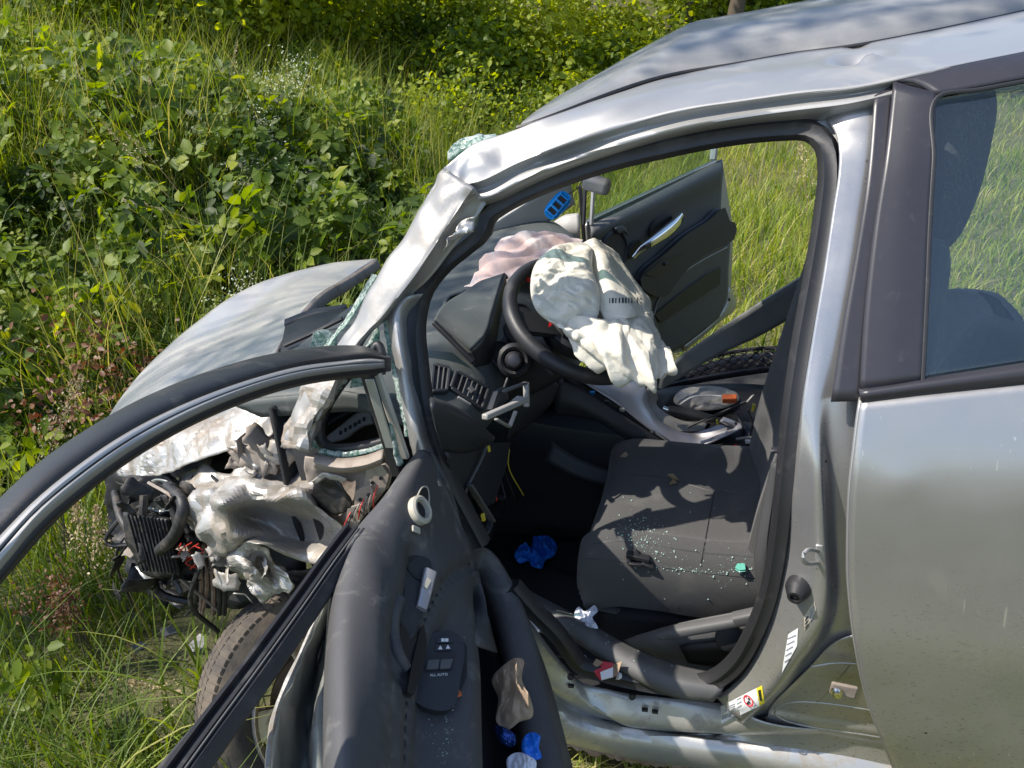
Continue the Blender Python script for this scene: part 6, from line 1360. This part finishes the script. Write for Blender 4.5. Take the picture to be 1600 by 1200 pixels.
o = fromnp('glass_crumbs', np.array([[list(v) for v in c] for c in crumbs]), [(0, 1, 4), (1, 2, 4), (2, 3, 4), (3, 0, 4), (1, 0, 5), (2, 1, 5), (3, 2, 5), (0, 3, 5)], np.zeros(len(crumbs)), 'glass_crumb')
tag(o, 'sprinkling of green and white safety glass crumbs on seat, dash and door', 'glass crumbs', kind='stuff')
t_ = thing('wrapper', 'brown and white crumpled wrapper by the console foot', 'wrapper')
crumple('wrapper_brown', YR([(962, 732), (970, 712), (978, 706), (984, 718), (980, 734)], -.22), 'paper_brown', t_, .008, .006, 90, 2, 12, 48)
crumple('wrapper_white', YR([(978, 724), (988, 717), (994, 722), (988, 730), (980, 731)], -.23), 'paper_white', t_, .006, .005, 90, 3, 12, 48)
# in the door pocket
def pocket(name, label, cat, px, mat, puff, amp, freq, seed, rid=.7):
    o = crumple(name, [U(x, y, Z=z) for x, y, z in px], mat, None, puff, amp, freq, seed, 30, 120, view=(.35, -.45, .8), rid=rid, fd=(.3, -.6, -.6), st=.6); return tag(o, label, cat)
pocket('paper_bag', 'crumpled brown paper bag stuffed in the driver door pocket', 'bag', [(768, 1062, .56), (786, 1040, .585), (806, 1028, .60), (817, 1030, .60), (816, 1062, .585), (828, 1090, .57), (832, 1120, .555), (812, 1128, .55), (794, 1140, .54), (776, 1128, .54), (778, 1090, .55)], 'paper_brown', .018, .032, 46, 4)
pocket('foil_wrapper', 'glittering dark blue foil wrapper below the brown bag', 'wrapper', [(774, 1134, .535), (792, 1138, .54), (806, 1150, .535), (804, 1166, .53), (786, 1164, .525), (776, 1152, .53)], 'foil_blue', .012, .008, 90, 6)
pocket('rubber_glove', 'bright blue disposable glove in the bottom of the driver door pocket', 'glove', [(815, 1170, .535), (820, 1150, .54), (832, 1144, .545), (844, 1150, .545), (842, 1168, .54), (846, 1184, .535), (826, 1186, .53)], 'glove_blue', .010, .020, 70, 8)
pocket('tissue', 'crumpled white tissue beneath the blue glove in the door pocket', 'tissue', [(792, 1186, .525), (806, 1176, .53), (826, 1180, .53), (838, 1190, .53), (834, 1210, .52), (800, 1214, .515)], 'paper_white', .010, .020, 70, 9)
o = plate('orange_crumb', HR(tt_, [(708, 1088), (716, 1084), (720, 1090), (712, 1094)], .006), 'orange_plastic', None, (0, 0, .004), 0, .001); tag(o, 'tiny orange plastic fragment beside the window switches', 'fragment')
for k, (px_, z_, m_, lab) in enumerate((([(296, 1008), (312, 992), (322, 1000), (316, 1014), (302, 1018)], .05, 'light_plastic', 'pale broken plastic shard in the grass left of the tyre'), ([(250, 985), (268, 978), (276, 990), (258, 996)], .04, 'dark_plastic', 'dark plastic shard in the grass under the crushed engine bay'), ([(205, 1010), (222, 1004), (230, 1012), (214, 1020)], .04, 'dark_plastic', 'small dark plastic shard in the grass further left of the tyre'))):
    o = plate('plastic_shard', ZR(px_, z_), m_, None, (.002, 0, .005), 0, .001); tag(o, lab, 'shard', 'shards in the grass')
# on the passenger side
o = loft('trim_plank', [YR([(1035, 590, .02), (1060, 560, .10), (1100, 531, .20), (1180, 478, .38), (1285, 412, .60)]), YR([(1030, 608, .02), (1075, 582, .10), (1120, 556, .20), (1190, 522, .38), (1285, 466, .60)])], 'plank_grey', None, 30, 6, False, .012, lambda p, u, v: .002*fbm(p, 6, 2, 3)); tag(o, 'long grey plastic trim board lying across the passenger side', 'trim board')
t_ = thing('honeycomb_grille', 'black honeycomb plastic grille lying below the grey trim board', 'grille')
ga = YR([(1000, 604, .12), (1060, 582, .24), (1100, 564, .30), (1150, 551, .34), (1200, 546, .36), (1245, 546, .36)]); gb = YR([(1004, 616, .10), (1060, 600, .20), (1100, 592, .24), (1150, 584, .27), (1200, 577, .29), (1245, 574, .29)])
GA, GB = cr(ga, 61), cr(gb, 61)
loft('grille_backing', [[Vector(p)+Vector((0, .02, -.02)) for p in GA], [Vector(p)+Vector((0, .02, -.02)) for p in GB]], 'black_plastic', t_, 24, 3, False, .004)
for rrow in range(5):
    path = []
    for i in range(61):
        v = (rrow+.5+(.42 if (i//2 + rrow) % 2 else -.42)*.9)/5.2
        path.append(Vector(GA[i]).lerp(Vector(GB[i]), min(1, max(0, v)))+Vector((0, -.006, .006)))
    tube('grille_bar', path, .0026, 'black_trim', t_, 61, 5)
sweep('grille_rim', [Vector(p)+Vector((0, -.006, .004)) for p in gb], rect(.012, .016, .004), 'black_trim', t_, 30, ref=(0, 0, 1))
sweep('grille_rim', [Vector(p)+Vector((0, 0, .004)) for p in ga], rect(.010, .012, .004), 'black_trim', t_, 30, ref=(0, 0, 1))
o = crumple('grey_pouch', YR([(1054, 630, .06), (1060, 612, .12), (1090, 604, .16), (1130, 606, .18), (1152, 614, .17), (1150, 630, .10), (1120, 640, .06), (1085, 640, .05)]), 'light_plastic', None, .018, .006, 40, 3, 24, 90, view=(.1, -.5, .85)); tag(o, 'soft grey pouch lying behind the handbrake', 'pouch')
o = tube('white_cable', [U(1062, 632, Y=.03), U(1080, 621, Y=.05), U(1105, 618, Y=.06), U(1150, 622, Y=.06)], .0025, 'white_plastic', None, 24, 6); tag(o, 'thin white cable curving over the grey pouch', 'cable')
o = box('orange_block', U(1140, 623, Y=.04), (.04, .02, .02), 'orange_plastic', None, axes((0, -.3, 1)), .003); tag(o, 'small orange plastic block at the end of the white cable', 'plastic piece')
# trinket on the mirror
t_ = thing('blue_trinket', 'bright blue translucent plastic trinket hanging from the inside mirror', 'ornament')
tc0 = U(871, 321, Y=-.02); tx = (U(889, 300, Y=-.02)-U(853, 342, Y=-.02)).normalized(); tnv = (CAM-tc0).normalized(); ty = tnv.cross(tx).normalized()
plate('trinket_body', [tc0+tx*.038*math.copysign(abs(math.cos(a))**.6, math.cos(a))+ty*.018*math.copysign(abs(math.sin(a))**.7, math.sin(a)) for a in [2*math.pi*i/28 for i in range(28)]], 'blue_resin', t_, -tnv*.016, 0, .004)
for k in (-1, 0, 1):
    c = tc0+tx*.020*k+tnv*.001
    plate('trinket_window', [c+tx*.006*a+ty*.008*b for a, b in ((-1, -1), (1, -1), (1, 1), (-1, 1))], 'black_plastic', t_, tnv*.002, 0, .001)
    for s in (-1, 1): beam('trinket_rib', c+tx*.0085*s-ty*.014+tnv*.003, c+tx*.0085*s+ty*.014+tnv*.003, .004, .005, 'blue_resin', t_, tnv, .001)
for s in (-1, 1): beam('trinket_rib', tc0-tx*.034+ty*.013*s+tnv*.003, tc0+tx*.034+ty*.013*s+tnv*.003, .004, .005, 'blue_resin', t_, tnv, .001)
tube('trinket_cord', [tc0+tx*.036, U(900, 296, Y=0), U(912, 280, Y=.02)], .0015, 'black_plastic', t_, 10, 5)

# ================================================================= SINGLE PLANTS
def stalk(name, label, base, tip, D, head, mat, seed, dens=70, spread=.02, rad_=.0014, group='dry grass stalks'):
    b, e = U(*base, D=D), U(*tip, D=D); rr = random.Random(seed); t_ = thing(name, label, 'grass stalk', b, group)
    b2 = Vector((0, 0, 0)); e2 = e-b; m_ = (b2+e2)/2+Vector((rr.uniform(-.03, .03), 0, .03)); 
    pth = [Vector((-e2.x*.15, 0, -.4)), b2, m_, e2]
    tube('stem', pth, rad_, 'straw', t_, 16, 5, scale=lambda u: 1.2-.7*u)
    n = dens; u = np.random.default_rng(seed).uniform(1-head, 1.0, n); C = np.array(cr([b2, m_, e2], 60))
    r2 = np.random.default_rng(seed+1); idx = (u*59).astype(int); sp_ = spread*(1.1-((u-(1-head))/head))[:, None]
    P = C[idx]+r2.normal(0, 1, (n, 3))*sp_; Dr = np.array(e2.normalized())+r2.normal(0, .4, (n, 3))
    sh = leaves('seed_head', P, unit(r2.normal(0, 1, (n, 3))+np.array([0, -.8, .4])), Dr, r2.uniform(.006, .013, n), r2.uniform(.2, 1, n), mat, t_, .3, .2); sh['kind'] = 'stuff'
stalk('dry_grass_stalk', 'pale seed head leaning left in front of the brambles, highest of three at upper left', (345, 400), (160, 190), 4.0, .35, 'straw', 1, 90, .02)
stalk('dry_grass_stalk', 'pale seed head with long stem above the bonnet, middle of the bank', (330, 380), (195, 205), 4.1, .3, 'straw', 2, 70, .018)
stalk('dry_grass_stalk', 'thin upright seed stalk near the top edge, left of centre', (352, 230), (372, 62), 5.0, .3, 'straw', 3, 60, .016)
stalk('dry_grass_stalk', 'upright straw coloured stalk at upper left of the bank', (280, 330), (232, 118), 4.6, .3, 'straw', 4, 80, .02)
stalk('dry_grass_stalk', 'bent pale stalk pointing left above the bonnet', (345, 370), (192, 312), 3.9, .4, 'straw', 5, 80, .012)
stalk('dry_grass_stalk', 'feathery pinkish seed head left of the bonnet tip', (70, 740), (128, 585), 2.5, .75, 'straw', 6, 320, .035)
stalk('dry_grass_stalk', 'feathery seed head below the door frame at far left', (150, 900), (118, 775), 2.2, .8, 'straw', 7, 260, .03)
stalk('dry_grass_stalk', 'small feathery seed head beside the crushed engine bay', (190, 900), (150, 790), 2.25, .7, 'straw', 8, 200, .025)
stalk('dry_grass_stalk', 'drooping seed head in the grass left of the front wheel', (330, 1120), (185, 1062), 2.1, .7, 'straw', 9, 220, .02)
stalk('dry_grass_stalk', 'thin arching stem curving right of the bank centre', (455, 330), (375, 285), 4.2, .2, 'straw', 10, 30, .01)
stalk('dry_grass_stalk', 'pinkish seed stalk in the lawn beyond the passenger door', (1262, 330), (1250, 222), 3.9, .6, 'straw', 12, 160, .03)
def tuft(name, label, cat, px, D, n, hh, spread, mat, size, seed, group, tone=.5, stems=7):
    b = U(*px, D=D); g = Vector((b.x, b.y, max(float(gz(np.array(b.x), np.array(b.y))), b.z-hh))); t_ = thing(name, label, cat, g, group)
    r2 = np.random.default_rng(seed); rr = random.Random(seed); top = b-g; PP, TT, DD = [], [], []
    for k in range(stems):
        e = top+Vector((rr.gauss(0, spread), rr.gauss(0, spread*.6), rr.uniform(-.5, .25)*spread*1.5))
        tube('stem', [Vector((rr.gauss(0, .03), rr.gauss(0, .03), -.05)), e*.5+Vector((rr.gauss(0, .02), 0, .03)), e], .002, 'stem', t_, 10, 5, scale=lambda u: 1.2-.7*u)
        m_ = n//stems; u = r2.uniform(.45, 1.0, m_)[:, None]
        PP.append(np.array(e)[None]*u+r2.normal(0, 1, (m_, 3))*spread*.38*np.array([1, .8, .7])); DD.append(r2.normal(0, 1, (m_, 3))); TT.append(r2.normal(tone, .25, m_))
    P = np.concatenate(PP); nn = len(P)
    sh = leaves('foliage', P, unit(r2.normal(0, .6, (nn, 3))+np.array([.1, -.5, .7])), np.concatenate(DD), r2.uniform(.6, 1.3, nn)*size, np.concatenate(TT), mat, t_, .33, .2); sh['kind'] = 'stuff'
W_ = 'white flowering plants on the bank'
tuft('bedstraw', 'cloud of tiny white flowers near the top of the bank, left of centre', 'wild flower', (445, 95), 6.0, 700, 1.0, .16, 'flower_white', .020, 41, W_)
tuft('bedstraw', 'small white flower cluster in the middle of the bank', 'wild flower', (392, 170), 5.0, 420, .8, .11, 'flower_white', .016, 42, W_)
tuft('bedstraw', 'white flower sprays below the middle cluster on the bank', 'wild flower', (418, 245), 4.6, 420, .8, .11, 'flower_white', .016, 43, W_)
tuft('bedstraw', 'white flower spray low on the bank just above the bonnet', 'wild flower', (380, 425), 3.6, 300, .5, .09, 'flower_white', .012, 44, W_)
R_ = 'withered reddish plants at the left'
tuft('withered_plant', 'withered reddish brown leaves left of the bonnet, upper patch', 'dead plant', (150, 500), 3.4, 170, .5, .20, 'red_leaf', .032, 51, R_)
tuft('withered_plant', 'withered reddish brown leaves near the left edge, lower patch', 'dead plant', (75, 560), 3.1, 170, .5, .18, 'red_leaf', .030, 52, R_)
tuft('withered_plant', 'dry brown seed tuft at the left edge below the door frame', 'dead plant', (75, 905), 2.3, 500, .3, .07, 'red_leaf', .012, 53, R_)
tuft('withered_plant', 'dry reddish tuft on the bank in front of the bonnet tip', 'dead plant', (215, 540), 3.3, 90, .4, .12, 'red_leaf', .028, 54, R_)
Y_ = 'bright young shoots'
tuft('leafy_shoot', 'bright green bramble shoot at the left edge beside the bonnet', 'shoot', (30, 690), 2.6, 46, .4, .08, 'hedge_leaf', .055, 61, Y_, .75, 4)
tuft('leafy_shoot', 'bright green leafy shoot at the left edge below the grass', 'shoot', (40, 1030), 2.1, 60, .4, .07, 'hedge_leaf', .045, 62, Y_, .6, 4)
tuft('leafy_shoot', 'pale yellow green shrub beside the roof front on the bank', 'shrub', (800, 150), 7.5, 900, .8, .30, 'hedge_leaf', .05, 63, Y_, .75, 9)
tuft('leafy_shoot', 'bright shrub leaves at the upper middle of the bank', 'shrub', (690, 110), 7.5, 800, .8, .30, 'hedge_leaf', .06, 64, Y_, .85, 9)
# broad arching blades next to the wheel
for k, (px, D, n, lab) in enumerate((((250, 1010), 2.05, 26, 'tussock of broad arching grass blades left of the front wheel'), ((140, 1080), 1.95, 22, 'tussock of broad grass blades at the lower left'), ((320, 1000), 2.2, 16, 'tussock of long grass blades in front of the tyre'), ((60, 1180), 1.8, 20, 'tussock of grass blades in the bottom left corner'), ((620, 330), 4.6, 40, 'tussock of long grass on the bank above the windscreen pillar'))):
    b = U(*px, D=D); g = np.array([b.x, b.y, float(gz(np.array(b.x), np.array(b.y)))]); P = g+np.stack([rng.normal(0, .07, n), rng.normal(0, .07, n), np.zeros(n)], -1)
    o = blades('grass_tussock', P, rng.uniform(.35, .62, n), rng.uniform(.3, 1.1, n), rng.uniform(.003, .006, n), rng.normal(.62, .15, n), 'grass_blade', None, 6, droop=1.4); tag(o, lab, 'grass', 'grass tussocks')
# ---- the tree whose twigs dapple the cabin (stands out of frame to the left)
t_ = thing('overhanging_tree', 'tree standing left of the frame whose twigs dapple the dashboard and bonnet', 'tree', (-5.4, -2.6, 0))
tube('trunk', [(0, 0, -.1), (.1, 0, 1.5), (.2, .1, 3.4), (.5, .3, 5.2), (.9, .5, 6.6)], .16, 'bark', t_, 24, 10, scale=lambda u: 1.1-.7*u)
rt = random.Random(77); TP, TD = [], []
aim = Vector((.85, -.02, 1.05))-SUNDIR*5.0-Vector((-5.4, -2.6, 0))
for k in range(11):
    e = aim+Vector((rt.gauss(-.05, .36), rt.gauss(.10, .26), rt.gauss(0, .3))); s0 = Vector((.4, .25, 4.4+rt.uniform(-.5, 1.2)))
    mid = s0.lerp(e, .5)+Vector((rt.gauss(0, .2), rt.gauss(0, .2), .35))
    tube('limb', [s0, mid, e], .007, 'bark', t_, 14, 5, scale=lambda u: 1.2-.8*u)
    for j in range(14):
        p0 = Vector(mid).lerp(e, rt.uniform(.6, 1.)); q = p0+Vector((rt.gauss(0, .16), rt.gauss(0, .16), rt.gauss(0, .12)))
        tube('twig', [p0, (p0+q)/2+Vector((0, 0, .03)), q], .004, 'bark', t_, 5, 4, scale=lambda u: 1.2-.8*u)
        for _ in range(6):
            TP.append(p0.lerp(q, rt.random())+Vector((rt.gauss(0, .03), rt.gauss(0, .03), rt.gauss(0, .03)))); TD.append((rt.gauss(0, 1), rt.gauss(0, 1), rt.gauss(0, .6)))
for k in range(15):
    e = aim+Vector((.72, .22, .42))+Vector((rt.gauss(0, .55), rt.gauss(.12, .20), rt.gauss(0, .25))); s0 = Vector((.4, .25, 4.8+rt.uniform(-.5, 1.2)))
    mid = s0.lerp(e, .5)+Vector((rt.gauss(0, .2), rt.gauss(0, .15), .35))
    tube('limb', [s0, mid, e], .008, 'bark', t_, 14, 5, scale=lambda u: 1.2-.8*u)
    for j in range(8):
        p0 = Vector(mid).lerp(e, rt.uniform(.75, 1.)); q = p0+Vector((rt.gauss(0, .2), rt.gauss(0, .12), rt.gauss(0, .12)))
        for _ in range(16):
            TP.append(p0.lerp(q, rt.random())+Vector((rt.gauss(0, .06), rt.gauss(0, .05), rt.gauss(0, .04)))); TD.append((rt.gauss(0, 1), rt.gauss(0, 1), rt.gauss(0, .6)))
TP = np.array([list(p) for p in TP]); n = len(TP); r2 = np.random.default_rng(5)
sh = leaves('crown', TP, unit(r2.normal(0, .6, (n, 3))+np.array([0, 0, .8])), np.array(TD), r2.uniform(.03, .06, n), r2.normal(.5, .2, n), 'hedge_leaf', t_, .3, .2); sh['kind'] = 'stuff'
# (temporary ground)
